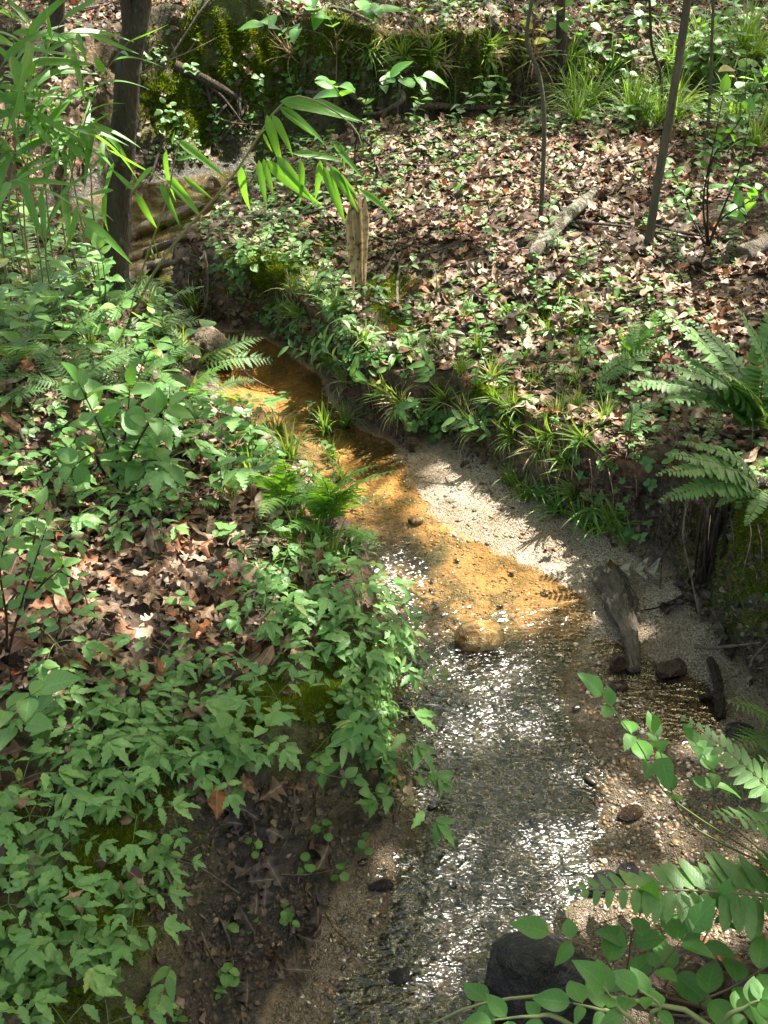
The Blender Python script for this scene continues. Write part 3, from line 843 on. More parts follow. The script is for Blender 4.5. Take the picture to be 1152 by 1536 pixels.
def small_crown(t, pts, n, spread, size=.09, mat='canopy'):
    pos = np.array([tuple(random.choice(pts) + Vector((random.gauss(0, spread), random.gauss(0, spread), random.gauss(0, spread * .6)))) for _ in range(n)])
    R = frames(np.tile([[0, 0, 1.]], (n, 1)), rng.uniform(0, 6.28, n), np.full(n, .45), rng.uniform(size * .7, size * 1.3, n))
    return ob('crown', scatter(ct, pos, R, 'crown', M[mat], False), t)

# the trees whose trunks the photograph shows
def visible_trunk(name, label, base_px, via, Y, r0, r1, mat, group, crown=120, top=5.5, side=None):
    b, n = G(*base_px)
    pts = [b - Vector((0, 0, .12))] + [aty(px, py, b.y + dy) for px, py, dy in via]
    d = (pts[-1] - pts[-2]).normalized()
    ext = []; q_ = pts[-1]; dd_ = d.copy()
    for st in (.2, .35, .6, .9, 1.2, 1.4, 1.4):
        dd_ = (dd_ + Vector((.05, .03, .06))).normalized(); q_ = q_ + dd_ * st; ext.append(q_)
    o0 = b.copy()
    loc = [p - o0 for p in pts + ext]
    t = thing(name, label, 'tree', Matrix.Translation(o0), group)
    cp = curve(loc, 44)
    rad = [r0 + (r1 * .6 - r0) * (i / 43) for i in range(44)]
    rad[0] *= 1.4; rad[1] *= 1.15
    mb = tube(MB(), cp, rad, 12 if r0 > .03 else 7, 0, .10)
    ob('trunk', mb.mesh('trunk', M[mat]), t)
    if side:
        sb = tube(MB(), [p - o0 for p in side], [r0 * .42, r0 * .38, r0 * .34, r0 * .28][:len(side)], 7, 0, .1)
        ob('branch', sb.mesh('branch', M[mat]), t)
    small_crown(t, cp[-12:], crown, .5)
    return t
bt, _ = G(163, 436)
visible_trunk('stream_tree', 'thick dark leaning trunk at the water behind the ferns, forked near its top', (163, 436), [(176, 340, 0), (181, 250, 0), (188, 170, 0), (193, 100, 0), (203, 40, 0), (213, -20, 0)], 0, .063, .052, 'bark', None, 200,
    side=[aty(196, 75, bt.y - .02), aty(192, 40, bt.y - .04), aty(188, 0, bt.y - .05), aty(184, -60, bt.y - .05)])
visible_trunk('slender_tree', 'slender dark tree rising straight from the grassy far bank edge', (842, 160), [(841, 90, 0), (841, 30, 0), (842, -30, 0)], 0, .036, .03, 'bark', None, 60)
visible_trunk('slender_tree', 'dark trunk behind the cane, its foot on the leafy slope', (86, 96), [(84, 60, 0), (85, 20, 0), (86, -30, 0)], 0, .06, .05, 'bark', None, 60)
visible_trunk('sapling', 'tilted bare sapling on the leaf litter beside the lichen log', (972, 372), [(984, 290, 0), (1002, 190, 0), (1020, 80, 0), (1036, -30, 0)], 0, .0215, .017, 'bark_pale', None, 50)
visible_trunk('sapling', 'thin upright sapling with small leaf sprays, standing mid flat', (812, 330), [(815, 250, 0), (816, 170, 0), (808, 110, 0), (790, 60, 0), (800, -10, 0)], 0, .012, .009, 'bark_pale', None, 40)
visible_trunk('sapling', 'wispy dark sapling with a bent stem, between tilted sapling and grass clump', (990, 190), [(992, 120, .0), (978, 70, 0), (975, 10, 0), (970, -40, 0)], 0, .010, .008, 'bark', None, 40)
visible_trunk('sapling', 'thin pale sapling close by the thicket at the flat edge', (1062, 215), [(1066, 130, 0), (1068, 60, 0), (1072, -30, 0)], 0, .010, .008, 'bark_pale', None, 40)

# ------------------------------------------------------------------ leaf litter, pebbles, moss, ground cover
def dead_leaf(seed, n=9, k=2):
    q = random.Random(seed)
    kind = seed % 3
    wf = [w_oak, w_ovate, lambda t: w_oak(t) * 1.0][kind]
    return leaf(1, [.34, .26, .40][kind], wf, n, k, q.uniform(-.25, .45), q.uniform(-.3, .35), q.uniform(-.7, .9), q.uniform(.25, .6), seed, .12 if n > 8 else 0)
DL_FINE = [dead_leaf(s, 14, 2) for s in range(10, 19)]
DL_COARSE = [dead_leaf(s, 7, 1) for s in range(30, 39)]

z4 = [(-200, 780), (330, 730), (430, 800), (500, 880), (420, 1000), (150, 1060), (-200, 1080)]
dens = np.zeros(NP)
far_ok = (PD > .10)
dens[far_ok] = .35
flat = inpoly(PPX, PPY, [(420, 300), (560, 230), (640, 180), (1300, 200), (1300, 560), (980, 520), (820, 470), (560, 440), (420, 380)])
dens[flat & far_ok] = 1.0
dens[(PY_ := PP[:, 1]) > 8.2] = .9
dens[inpoly(PPX, PPY, z4) & far_ok] = 1.5
rb = inpoly(PPX, PPY, [(560, 430), (1000, 440), (1200, 640), (960, 720), (740, 640)]) & (PD > .05)
dens[rb] = .75
lb = inpoly(PPX, PPY, [(-200, 560), (400, 600), (440, 720), (330, 760), (-200, 800)]) & far_ok
dens[lb] = .8
for a, b, r, s in MOSS:
    c, _ = G(a, b); dens *= 1 - .8 * np.exp(-((PP[:, 0] - c.x) ** 2 + (PP[:, 1] - c.y) ** 2) / (r * .8) ** 2)
dens *= np.clip(.25 + .9 * (fbm(PP[:, 0] * 1.7, PP[:, 1] * 1.7, 91, 3) + .55), .05, 1)
dens[inpoly(PPX, PPY, [(220, 1190), (600, 1150), (640, 1260), (560, 1600), (220, 1600)])] *= .12
out_ = ((PPX < -60) | (PPX > 1210) | (PPY > 1580)) & far_ok
dens[out_] = np.maximum(dens[out_], .7)
inview = (PPX > -900) & (PPX < 2050) & (PPY > -200) & (PPY < 2600)
sel = np.nonzero((rng.random(NP) < dens * .62) & inview)[0]
lift = rng.uniform(.002, .035, len(sel))
pos = PP[sel] + PN[sel] * lift[:, None]
nearm = PP[sel, 1] < 4.6
def litter(mask, tmpl, nm, sz):
    p = pos[mask]; n = PN[sel][mask]
    R = frames(n, rng.uniform(0, 6.28, len(p)), np.full(len(p), .26), rng.uniform(sz * .55, sz * 1.25, len(p)))
    return scatter(tmpl, p, R, nm, M['dead'])
tag(ob('leaf_litter', litter(nearm, DL_FINE, 'leaf_litter', .078)), 'brown curled oak leaves lying thick on the banks nearest the camera', 'leaf litter', None, 'stuff')
tag(ob('leaf_litter', litter(~nearm, DL_COARSE, 'leaf_litter', .076)), 'sun-flecked brown leaf litter covering the flat and the far slope', 'leaf litter', None, 'stuff')

# crumbs of broken leaf and bark on flat ground and on the bank faces
sel2 = np.nonzero(inview & (PD > .03) & (rng.random(NP) < .34))[0]
bp = [PP[sel2] + PN[sel2] * .004]; bn = [PN[sel2]]
q = random.Random(44)
for poly, n in [([(220, 1190), (600, 1150), (620, 1260), (560, 1536), (220, 1536)], 800), ([(480, 560), (760, 640), (1000, 740), (1152, 740), (1152, 1060), (1000, 860), (740, 720), (600, 670), (470, 580)], 1100), ([(200, 60), (820, 60), (820, 150), (430, 180), (240, 260)], 900), ([(240, 350), (480, 480), (480, 560), (330, 495), (250, 440)], 500)]:
    xs = [p[0] for p in poly]; ys = [p[1] for p in poly]; k = 0
    while k < n:
        a, b = q.uniform(min(xs), max(xs)), q.uniform(min(ys), max(ys))
        if not inpoly(np.array([a]), np.array([b]), poly)[0]: continue
        k += 1
        h, nm = G(a, b)
        if h.z > .03: bp.append(np.array([tuple(h + nm * .003)])); bn.append(np.array([tuple(nm)]))
bp = np.concatenate(bp); bn = np.concatenate(bn)
CR = [leaf(1, w, wf, 3, 1, f, .1, 0, .5, s) for s, w, f, wf in [(1, .3, .3, w_ovate), (2, .12, .2, w_lance), (3, .45, -.2, w_round), (4, .06, .4, w_lance)]]
R = frames(bn, rng.uniform(0, 6.28, len(bp)), np.full(len(bp), .3), rng.uniform(.012, .042, len(bp)) * np.clip(bp[:, 1] / 3, .7, 1.6))
tag(ob('leaf_litter', scatter(CR, bp, R, 'leaf_litter', M['dead_dark'])), 'crumbled dark leaf and bark bits on the soil', 'leaf litter', None, 'stuff')

# the 300 leaves that show largest, each one a thing
def fallen(poly, n, desc, group, mat, size, gap=.0, land=True, tilt=.35, lift=.02):
    ii = pick(poly, n, gap, land)
    meshes = [DL_FINE[k].mesh('fallen_leaf', M[mat]) for k in (0, 1, 2, 4, 5, 7)]
    for j in ii:
        R = frames(PN[j:j + 1], np.array([random.uniform(0, 6.28)]), np.array([tilt]), [size * random.uniform(.7, 1.25)])[0]
        Mx = Matrix(R.tolist()).to_4x4(); Mx.translation = Vector(PP[j] + PN[j] * random.uniform(.004, lift + .012))
        tag(ob('fallen_leaf', random.choice(meshes), None, Mx), desc, 'fallen leaf', group)
fallen(z4, 120, 'curled brown oak leaf in the heap on the near bank', 'curled leaves heaped on the near bank', 'dead', .095)
fallen([(560, 420), (1000, 420), (1160, 560), (1000, 640), (800, 560), (620, 520)], 70, 'dry brown leaf on the grassy lip across the stream', 'dry leaves on the grassy lip', 'dead', .085)
fallen([(650, 250), (1000, 230), (1000, 400), (700, 400)], 60, 'sunlit russet leaf around the lichen log', 'sunlit leaves around the lichen log', 'dead', .088)
fallen([(20, 1040), (330, 1000), (360, 1130), (30, 1180)], 16, 'dark leaf half hidden among toothed herbs', 'leaves among the toothed herbs', 'dead_dark', .085)
fallen([(300, 1200), (470, 1200), (480, 1480), (330, 1480)], 18, 'black sodden leaf stuck to the bare mud face', 'sodden leaves on the mud face', 'dead_wet', .085, tilt=.2)
fallen([(980, 850), (1120, 900), (1150, 1050), (1000, 1000)], 8, 'black wet leaf under the fern bank', 'wet leaves under the fern bank', 'dead_wet', .08, land=False)
fallen([(960, 1390), (1150, 1390), (1150, 1500), (980, 1500)], 8, 'light brown leaf under the shrub with big leaves', 'leaves under the big-leaved shrub', 'dead', .09, land=None)

def single_leaf(px, py, size, mat, label, shape=1, tilt=.3, yaw=0, lift=.02, seed=3, slope=.25):
    p, n = G(px, py)
    b = dead_leaf(seed, 14, 2) if shape != 'big' else leaf(1, .40, lambda t: np.sin(np.pi * t ** 1.2) ** .6 * (.42 + .58 * np.cos(2 * np.pi * 3.5 * t + 2.6) ** 1), 40, 2, .18, .12, -.3, .12, 5, .1, .55)
    Mx = on_ground(p + Vector((0, 0, lift)), n, yaw, size, .4) @ Matrix.Rotation(slope, 4, 'Y')
    return tag(ob('fallen_leaf', b.mesh('fallen_leaf', M[mat]), None, Mx), label, 'fallen leaf')
single_leaf(916, 862, .15, 'dead_oak', 'big grey lobed oak leaf lying beside the driftwood', 'big', yaw=-.25, lift=.03, slope=-.1)
single_leaf(905, 862, .085, 'dead_red', 'dark red leaf on the stem end of the big grey oak leaf', 1, yaw=.1, lift=.045, seed=13)
single_leaf(812, 838, .05, 'dead_red', 'small rust-red leaf standing on the sunlit sand', 1, yaw=.2, seed=14, slope=-.5)
single_leaf(690, 645, .09, 'dead_dark', 'dark curled leaf caught under the bank lip above the sand', 1, yaw=1.2, seed=16)
single_leaf(385, 1018, .075, 'dead', 'pale oval leaf tilted on the moss cushion', 1, yaw=1.1, seed=13, slope=-.6)
single_leaf(430, 1190, .055, 'dead', 'small tan curled leaf at the top of the mud face', 1, yaw=.1, seed=17)
single_leaf(440, 1375, .045, 'dead_wet', 'slate-grey wet leaf folded on the lower mud face', 1, yaw=.1, seed=13)
single_leaf(415, 1480, .07, 'dead_wet', 'flat purplish wet leaf at the foot of the mud face', 1, yaw=1.1, seed=12)
single_leaf(400, 1325, .06, 'dead_wet', 'narrow dark leaf hanging from the mud face root', 1, yaw=-1.3, seed=12)
single_leaf(960, 735, .10, 'dead_dark', 'long brown leaf hanging down the bank below the small fern', 1, yaw=-1.4, seed=11, slope=.9)
single_leaf(640, 460, .11, 'dead_oak', 'broad pale grey leaf resting on the bank top', 1, yaw=.3, seed=11)
single_leaf(580, 500, .10, 'dead', 'rolled tan leaf at the lip above the dark pool', 1, yaw=.7, seed=14)

# moss cushions
py_far = lambda b: b < 260
mp = []; mn = []
q = random.Random(3)
for a, b, r, s in MOSS:
    c, _ = G(a, b)
    dep = c.y * CP + (H - c.z) * SP
    rp = r / dep * F
    for i in range(int((2400 if py_far(b) else 1500) * s * min(1.5, (rp / 90) ** 1.3 + .25))):
        th = q.uniform(0, 6.28); rr = rp * abs(q.gauss(0, .62))
        h, n, f, d = BVH.ray_cast(EYE, ray(a + rr * math.cos(th), b + rr * math.sin(th) * .8).normalized())
        if h is None or h.z < .03: continue
        if n.z < 0: n = -n
        if vnoise(h.x * 9, h.y * 9 + h.z * 9, 4) < -.35: continue
        mp.append(h); mn.append(n)
mp = np.array([tuple(v) for v in mp]); mn = np.array([tuple(v) for v in mn])
def moss_tuft():
    b = MB(); r = np.random.default_rng(1)
    for i in range(9):
        a = r.uniform(0, 6.28); l = r.uniform(.5, 1.1); o = r.normal(0, .35, 2); c, s = math.cos(a), math.sin(a)
        b.add([(o[0] - .12 * s, o[1] + .12 * c, -.1), (o[0] + .12 * s, o[1] - .12 * c, -.1), (o[0] + .35 * c * l, o[1] + .35 * s * l, l)], None, [(0, 1, 2)])
    return b
R = frames(mn, rng.uniform(0, 6.28, len(mp)), np.full(len(mp), .3), rng.uniform(.006, .014, len(mp)) * np.clip(mp[:, 1] / 2.4, 1, 3))
tag(ob('moss', scatter(moss_tuft(), mp, R, 'moss', M['moss'], False)), 'bright green moss cushions on the banks', 'moss', None, 'stuff')

# low ground cover: little round leaves close to the ground
cdens = np.zeros(NP)
cdens[PD > .05] = .16
cdens[inpoly(PPX, PPY, [(300, 240), (640, 160), (760, 200), (640, 330), (560, 470), (420, 480), (300, 420)]) & (PD > .04)] = .8
cdens[inpoly(PPX, PPY, [(420, 160), (1250, 150), (1250, 230), (420, 230)])] = .5
cdens[inpoly(PPX, PPY, [(540, 420), (1000, 420), (1152, 640), (960, 740), (700, 640), (560, 560)]) & (PD > .03)] = .45
cdens[inpoly(PPX, PPY, [(-200, 380), (300, 420), (440, 680), (300, 760), (-200, 800)]) & (PD > .03)] = .42
cdens[inpoly(PPX, PPY, [(-200, 150), (430, 130), (430, 260), (-200, 300)])] = .4
cdens[out_] = .3
cdens[inpoly(PPX, PPY, z4)] = .05
cdens *= np.clip(fbm(PP[:, 0] * 2.1, PP[:, 1] * 2.1, 55, 3) + .55, 0, 1)
sel = np.nonzero((rng.random(NP) < cdens * .5) & inview & (PP[:, 2] > .06))[0]
def cover_sprig(seed):
    r = np.random.default_rng(seed); b = MB()
    for i in range(5):
        a = i * 2.4 + r.uniform(-.4, .4); l = r.uniform(.7, 1.2)
        b.addm(leaf(l, .36 * l, w_ovate if seed % 2 else w_round, 4, 1, .2, .1), X4((0, 0, r.uniform(.3, 1.4)), a, r.uniform(-.1, .4)))
    return b
cs = [cover_sprig(s) for s in range(6)]
cn = PN[sel] * .3 + np.array([0, 0, .7])
R = frames(cn, rng.uniform(0, 6.28, len(sel)), np.full(len(sel), .2), rng.uniform(.014, .032, len(sel)))
tag(ob('ground_cover', scatter(cs, PP[sel], R, 'ground_cover', M['cover'])), 'small round-leaved creeping plants over the banks', 'ground cover', None, 'stuff')
# creepers on the steep faces
fp = []; fn = []
q = random.Random(8)
for poly, n in [([(420, 380), (640, 470), (760, 620), (700, 660), (600, 640), (480, 540), (380, 470), (300, 400)], 900), ([(200, 80), (420, 60), (760, 60), (760, 150), (430, 170), (260, 240)], 700), ([(560, 980), (620, 1000), (620, 1200), (540, 1130), (400, 1080)], 260),
                ([(740, 620), (1000, 700), (1152, 700), (1152, 1000), (900, 800)], 160), ([(0, 1080), (400, 1060), (330, 1250), (230, 1400), (0, 1536)], 260)]:
    xs = [p[0] for p in poly]; ys = [p[1] for p in poly]; k = 0
    while k < n:
        a, b = q.uniform(min(xs), max(xs)), q.uniform(min(ys), max(ys))
        if not inpoly(np.array([a]), np.array([b]), poly)[0]: continue
        k += 1
        h, nm = G(a, b)
        if h.z < .05: continue
        if vnoise(h.x * 5, h.y * 5 + h.z * 5, 19) < -.1: continue
        fp.append(h); fn.append(nm)
fp = np.array([tuple(v) for v in fp]); fn = np.array([tuple(v) for v in fn])
R = frames(fn * .6 + np.array([0, -.1, .6]), rng.uniform(0, 6.28, len(fp)), np.full(len(fp), .25), rng.uniform(.012, .030, len(fp)))
tag(ob('ground_cover', scatter(cs, fp, R, 'ground_cover', M['cover'])), 'tiny leafy creepers clinging to the steep bank faces', 'ground cover', None, 'stuff')

# ------------------------------------------------------------------ stones
def rock(seed, sub=3, sc=(1, 1, 1), rough=.22, facets=7, depth=.82):
    bm = bmesh.new()
    bmesh.ops.create_icosphere(bm, subdivisions=sub, radius=1)
    q = random.Random(seed)
    from mathutils import noise as mnz
    planes = [(Vector((q.gauss(0, 1), q.gauss(0, 1), q.gauss(0, 1))).normalized(), q.uniform(depth - .15, depth + .1)) for _ in range(facets)]
    off = Vector((seed * 3.1, seed * 1.7, seed))
    for v in bm.verts:
        p = v.co.copy()
        for n, d in planes:
            e = p.dot(n) - d
            if e > 0: p -= n * e * .92
        p *= 1 + rough * .5 * mnz.noise(p * 1.4 + off) + rough * .25 * mnz.noise(p * 4 + off) + rough * .1 * mnz.noise(p * 11 + off)
        v.co = Vector((p.x * sc[0], p.y * sc[1], p.z * sc[2]))
    V = [tuple(v.co) for v in bm.verts]; T = [[v.index for v in f.verts] for f in bm.faces]
    bm.free()
    return MB().add(V, None, T)
PEBT = [rock(s, 2, (1, random.uniform(.6, .9), random.uniform(.4, .7)), .55, 6, .72) for s in range(60, 66)]
PEBF = [rock(s, 2, (1, random.uniform(.55, .8), random.uniform(.28, .42)), .7, 9, .62) for s in range(80, 86)]
PEBS = [rock(s, 1, (1, random.uniform(.6, .9), random.uniform(.4, .7)), .5, 5, .7) for s in range(70, 76)]
bar = [(640, 690), (700, 690), (800, 770), (870, 815), (950, 850), (1030, 920), (1110, 1040), (1160, 1150), (1160, 1420), (1000, 1420), (880, 1360), (900, 1230), (880, 1130), (850, 1050), (860, 960), (880, 905), (760, 845), (660, 800)]
bed = inpoly(PPX, PPY, [(480, 600), (620, 690), (700, 690), (950, 850), (1110, 1040), (1160, 1150), (1160, 1420), (900, 1536), (400, 1536), (600, 1250), (600, 900), (480, 760)]) & (PD < .03)
nearc = np.nonzero(bed)[0]
def extra(idx, times, jit):
    k = np.repeat(idx, times)
    p = PP[k] + np.concatenate([rng.normal(0, jit, (len(k), 2)), np.zeros((len(k), 1))], 1)
    return p
barm = inpoly(PPX, PPY, bar) & (PD < .03)
pb = extra(np.nonzero(barm)[0], 4, .02)
coarse = inpoly(*proj(pb[:, 0], pb[:, 1], pb[:, 2]), [(850, 960), (960, 990), (1090, 1090), (1160, 1200), (1160, 1420), (880, 1400), (900, 1200)])
ok = (rng.random(len(pb)) < np.where(coarse, 1, .35)) & (fbm(pb[:, 0] * 7, pb[:, 1] * 7, 9, 2) > np.where(coarse, -.6, -.1))
pb = pb[ok]; coarse = coarse[ok]
size = np.where(coarse, rng.uniform(.0028, .0092, len(pb)), rng.uniform(.0025, .0065, len(pb)))
pw_ = extra(np.nonzero(bed & ~barm)[0], 2, .02); pw_ = pw_[rng.random(len(pw_)) < .7]
pb = np.concatenate([pb, pw_]); size = np.concatenate([size, rng.uniform(.003, .008, len(pw_))])
# soil clods on the cut faces
kp = []
q = random.Random(91)
for poly, n in [([(220, 1190), (600, 1150), (625, 1260), (560, 1536), (220, 1536)], 2600), ([(480, 560), (760, 640), (1000, 740), (1152, 740), (1152, 1060), (1000, 860), (740, 720), (600, 670), (470, 580)], 1800), ([(200, 120), (820, 90), (820, 160), (430, 190), (240, 270)], 900), ([(240, 350), (480, 480), (480, 560), (330, 495), (250, 440)], 700), ([(590, 1050), (625, 1180), (625, 1250), (560, 1200)], 200)]:
    xs = [p[0] for p in poly]; ys = [p[1] for p in poly]; k = 0
    while k < n:
        a, b = q.uniform(min(xs), max(xs)), q.uniform(min(ys), max(ys))
        if not inpoly(np.array([a]), np.array([b]), poly)[0]: continue
        k += 1
        h, nm = G(a, b)
        if h.z > .02 and vnoise(h.x * 14, h.z * 14 + h.y * 9, 6) > -.45: kp.append(tuple(h))
kp = np.array(kp)
R = frames(np.tile([[0, 0, 1.]], (len(kp), 1)), rng.uniform(0, 6.28, len(kp)), np.full(len(kp), .8), rng.uniform(.0025, .008, len(kp)) * rng.choice([1, 1, 1, 1.8], len(kp)) * np.clip(kp[:, 1] / 2.6, .8, 2.2))
tag(ob('soil_debris', scatter(PEBS, kp, R, 'soil_debris', M['clod'])), 'crumbled soil clods on the cut bank faces', 'soil', None, 'stuff')
# settle each one on the bed
for i in range(len(pb)):
    h, n, f, d = BVH.ray_cast(Vector((pb[i, 0], pb[i, 1], .5)), dn)
    if h is not None: pb[i, 2] = h.z + size[i] * .05
R = frames(np.tile([[0, 0, 1.]], (len(pb), 1)), rng.uniform(0, 6.28, len(pb)), np.full(len(pb), .35), size)
tag(ob('gravel', scatter(PEBS, pb, R, 'gravel', M['pebble'])), 'tan and brown gravel of the bar and stream bed', 'gravel', None, 'stuff')

def stones(poly, n, desc, group, mat, lo, hi, name='pebble', sink=.2, tmpl=PEBT):
    ii = pick(poly, n, hi * 1.2, None, PD < .05)
    ms = [t.mesh(name, M[mat]) for t in tmpl]
    for j in ii:
        s = random.uniform(lo, hi)
        Mx = on_ground(Vector(PP[j]) + Vector((0, 0, s * sink)), Vector(PN[j]), None, s, .7) @ Matrix.Rotation(random.uniform(-.3, .3), 4, 'X')
        tag(ob(name, random.choice(ms), None, Mx), desc, 'pebble' if name == 'pebble' else 'stone', group)
stones([(870, 1010), (1000, 1030), (1090, 1120), (1120, 1300), (900, 1320), (890, 1150)], 130, 'tan or brown pebble on the gravel bar by the foreground fern', 'pebbles on the near gravel bar', 'pebble', .007, .0135, sink=.0)
stones([(640, 740), (740, 715), (840, 780), (760, 830), (660, 800)], 60, 'pale pebble in the sunlit bank of gravel below the grassy lip', 'pebbles on the sunlit sand', 'pebble', .006, .014, sink=.0)
stones([(600, 1000), (870, 1000), (900, 1300), (700, 1450), (560, 1450), (600, 1250)], 22, 'small black stone breaking the rippled water', 'black stones in the riffle', 'pebble_dark', .011, .026, sink=.5, tmpl=PEBF)
stones([(530, 780), (800, 860), (860, 960), (600, 960), (540, 880)], 22, 'dark stone in the clear orange shallows', 'dark stones in the orange shallows', 'pebble_dark', .008, .016, sink=.6, tmpl=PEBF)
stones([(470, 1300), (600, 1270), (580, 1430), (500, 1520), (430, 1500)], 14, 'dark stone on the sandy foot of the mud face', 'stones at the foot of the mud face', 'pebble_dark', .007, .018, tmpl=PEBF)

ROCKQ = 4
def big_rock(name, label, px, py, size, sc, mat, seed, yaw=0, sink=.3, facets=7, rough=.2, depth=.82, tilt=0):
    p, n = G(px, py)
    Mx = Matrix.Translation(p + Vector((0, 0, size * sc[2] * (1 - 2 * sink)))) @ Matrix.Rotation(yaw, 4, 'Z') @ Matrix.Rotation(tilt, 4, 'Y') @ Matrix.Scale(size, 4)
    return tag(ob(name, rock(seed, ROCKQ + 1, sc, rough, facets, depth).mesh(name, M[mat]), None, Mx), label, 'rock')
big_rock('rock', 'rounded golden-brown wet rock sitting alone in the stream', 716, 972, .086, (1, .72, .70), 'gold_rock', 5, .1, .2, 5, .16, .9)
big_rock('rock', 'big glossy black boulder at the water edge under the shrub', 808, 1492, .155, (1, .72, .62), 'black_rock', 12, -.1, .30, 9, .2, .78)
big_rock('rock', 'angular brown rock with a pale top beside the driftwood foot', 1006, 1012, .047, (1, .8, .78), 'brown_rock', 21, .3, .2, 8, .15, .72)
big_rock('rock', 'dark reddish rock wedged against the driftwood foot', 927, 1003, .036, (.75, .8, 1), 'brown_rock', 23, .3, .2, 6, .2)
big_rock('rock', 'flat brown slab just under the driftwood tip', 926, 1033, .033, (1, .7, .35), 'brown_rock', 25, .1, .2)
big_rock('rock', 'black stone in a small eddy near the fern tip', 905, 1330, .040, (1, .8, .6), 'black_rock', 27, .6, .2)
big_rock('rock', 'larger black stone just upstream of the fern tip eddy', 938, 1312, .032, (1, .8, .6), 'black_rock', 28, .1, .2)
big_rock('rock', 'dark rock at the edge of the little side pool', 1108, 1100, .034, (1.2, .8, .6), 'black_rock', 29, .1, .25)
big_rock('rock', 'wet brown cobble half buried in gravel above the fern frond', 945, 1223, .030, (1.2, .8, .6), 'brown_rock', 30, .4, .25)
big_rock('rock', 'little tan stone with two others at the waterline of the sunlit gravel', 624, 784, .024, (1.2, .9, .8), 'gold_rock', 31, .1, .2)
big_rock('rock', 'rusty brown rock under the big-leaved shrub', 1020, 1480, .085, (1.2, .9, .6), 'brown_rock', 33, .4, .3)
big_rock('rock', 'grey-brown rock lying among stems beside the rusty rock', 1130, 1500, .075, (1, .9, .7), 'brown_rock', 34, 1.0, .3)
big_rock('rock', 'black slick rock on the sand at the picture foot', 600, 1468, .024, (1.3, .9, .5), 'black_rock', 35, .5, .2)
big_rock('rock', 'dark flat rock on the sandy margin below the mud face', 570, 1330, .022, (1.5, .8, .4), 'black_rock', 36, .2, .2)
big_rock('rock', 'round stone at the driftwood head under the fern bank', 1028, 880, .03, (1, .9, .8), 'brown_rock', 37, .2, .3)

# ------------------------------------------------------------------ plant builders
def frond_mesh(kind, seed, mats):
    r = np.random.default_rng(seed); q = random.Random(seed)
    b = MB()
    arch = q.uniform(.10, .2); N = {'christmas': 28, 'lady': 18, 'bright': 16}[kind]
    t0 = {'christmas': .16, 'lady': .2, 'bright': .22}[kind]
    side = q.uniform(-.06, .06)
    P = lambda t: Vector((t * (1 - .02 * t), side * math.sin(3.1 * t), arch * 4 * t * (1 - t) * (1 - .35 * t) - .05 * t * t))
    pts = [P(i / 15) for i in range(16)]
    tube(b, pts, [.0085 * (1 - .8 * i / 15) for i in range(16)], 4, 1)
    for i in range(N):
        u = i / (N - 1); t = t0 + (1 - t0) * u ** .95 * .985
        p = P(t); d = (P(t + .01) - P(t - .01)).normalized()
        if kind == 'christmas': Lp = .155 * min(1, (1.02 - u) ** .62 * 1.25) * (.85 + .15 * min(1, u * 6)); Wp = .024 * min(1, .35 + (1 - u) * 1.2)
        elif kind == 'lady': Lp = .25 * (math.sin(math.pi * (u * .82 + .14)) ** .9) * (1 - .25 * u); Wp = Lp * .155 + .003
        else: Lp = .27 * (1 - u) ** .8 * (.8 + .2 * min(1, u * 4)) + .012; Wp = Lp * .20 + .004
        for s in (1, -1):
            if q.random() < .035: continue
            Lq = Lp * q.uniform(.86, 1.08)
            fw = {'christmas': .12, 'lady': .26, 'bright': .34}[kind] + u * .35 + q.uniform(-.06, .06)
            ax = (Vector((0, s, 0)) * math.cos(fw) + d * math.sin(fw)); ax.z += q.uniform(-.22, .16) * (1 if kind != 'christmas' else .8)
            if kind == 'christmas':
                lf = leaf(Lq, Wp, lambda v: np.where(v < .14, 1.3, 1.0) * np.minimum(1, 8 * v + .35) ** .5 * (1 - v ** 3.0) ** .6, 5, 1, .15, q.uniform(.0, .22), 0, 0, 1)
            else:
                k = 7 if kind == 'lady' else 6
                lf = leaf(Lq, Wp, lambda v: (1 - v) ** .75 * (.24 + .76 * np.abs(np.cos(np.pi * k * v)) ** .7), 14, 1, .1, q.uniform(0, .2), 0, 0, 1, 0, .35)
            b.addm(lf, mat_axes(ax, Vector((0, 0, 1)) - d * d.z, p), 0)
    return b.mesh('frond', mats)
FR = {'christmas': [frond_mesh('christmas', s, [M['fern'], M['rachis']]) for s in range(4)],
      'lady': [frond_mesh('lady', s + 10, [M['fern'], M['rachis']]) for s in range(4)],
      'bright': [frond_mesh('bright', s + 20, [M['fern_bright'], M['rachis']]) for s in range(3)]}

def fern(label, kind, base, tips, group=None, roll=.25, crown=True):
    """base: world point; tips: world points where the fronds end"""
    t = thing('fern', label, 'fern', Matrix.Translation(base), group)
    for tip in tips:
        d = Vector(tip) - Vector(base); L = d.length
        Mx = mat_axes(d, Vector((0, 0, 1)), Vector((0, 0, 0)), L) @ Matrix.Rotation(random.uniform(-roll, roll), 4, 'X')
        ob('frond', random.choice(FR[kind]), t, Mx)
    if crown:
        mb = MB()
        for i in range(7):
            a = random.uniform(0, 6.28)
            tube(mb, [(0, 0, -.03), (.012 * math.cos(a), .012 * math.sin(a), .02), (.03 * math.cos(a), .03 * math.sin(a), .035)], [.008, .006, .002], 4)
        ob('rootstock', mb.mesh('rootstock', M['root']), t)
    return t

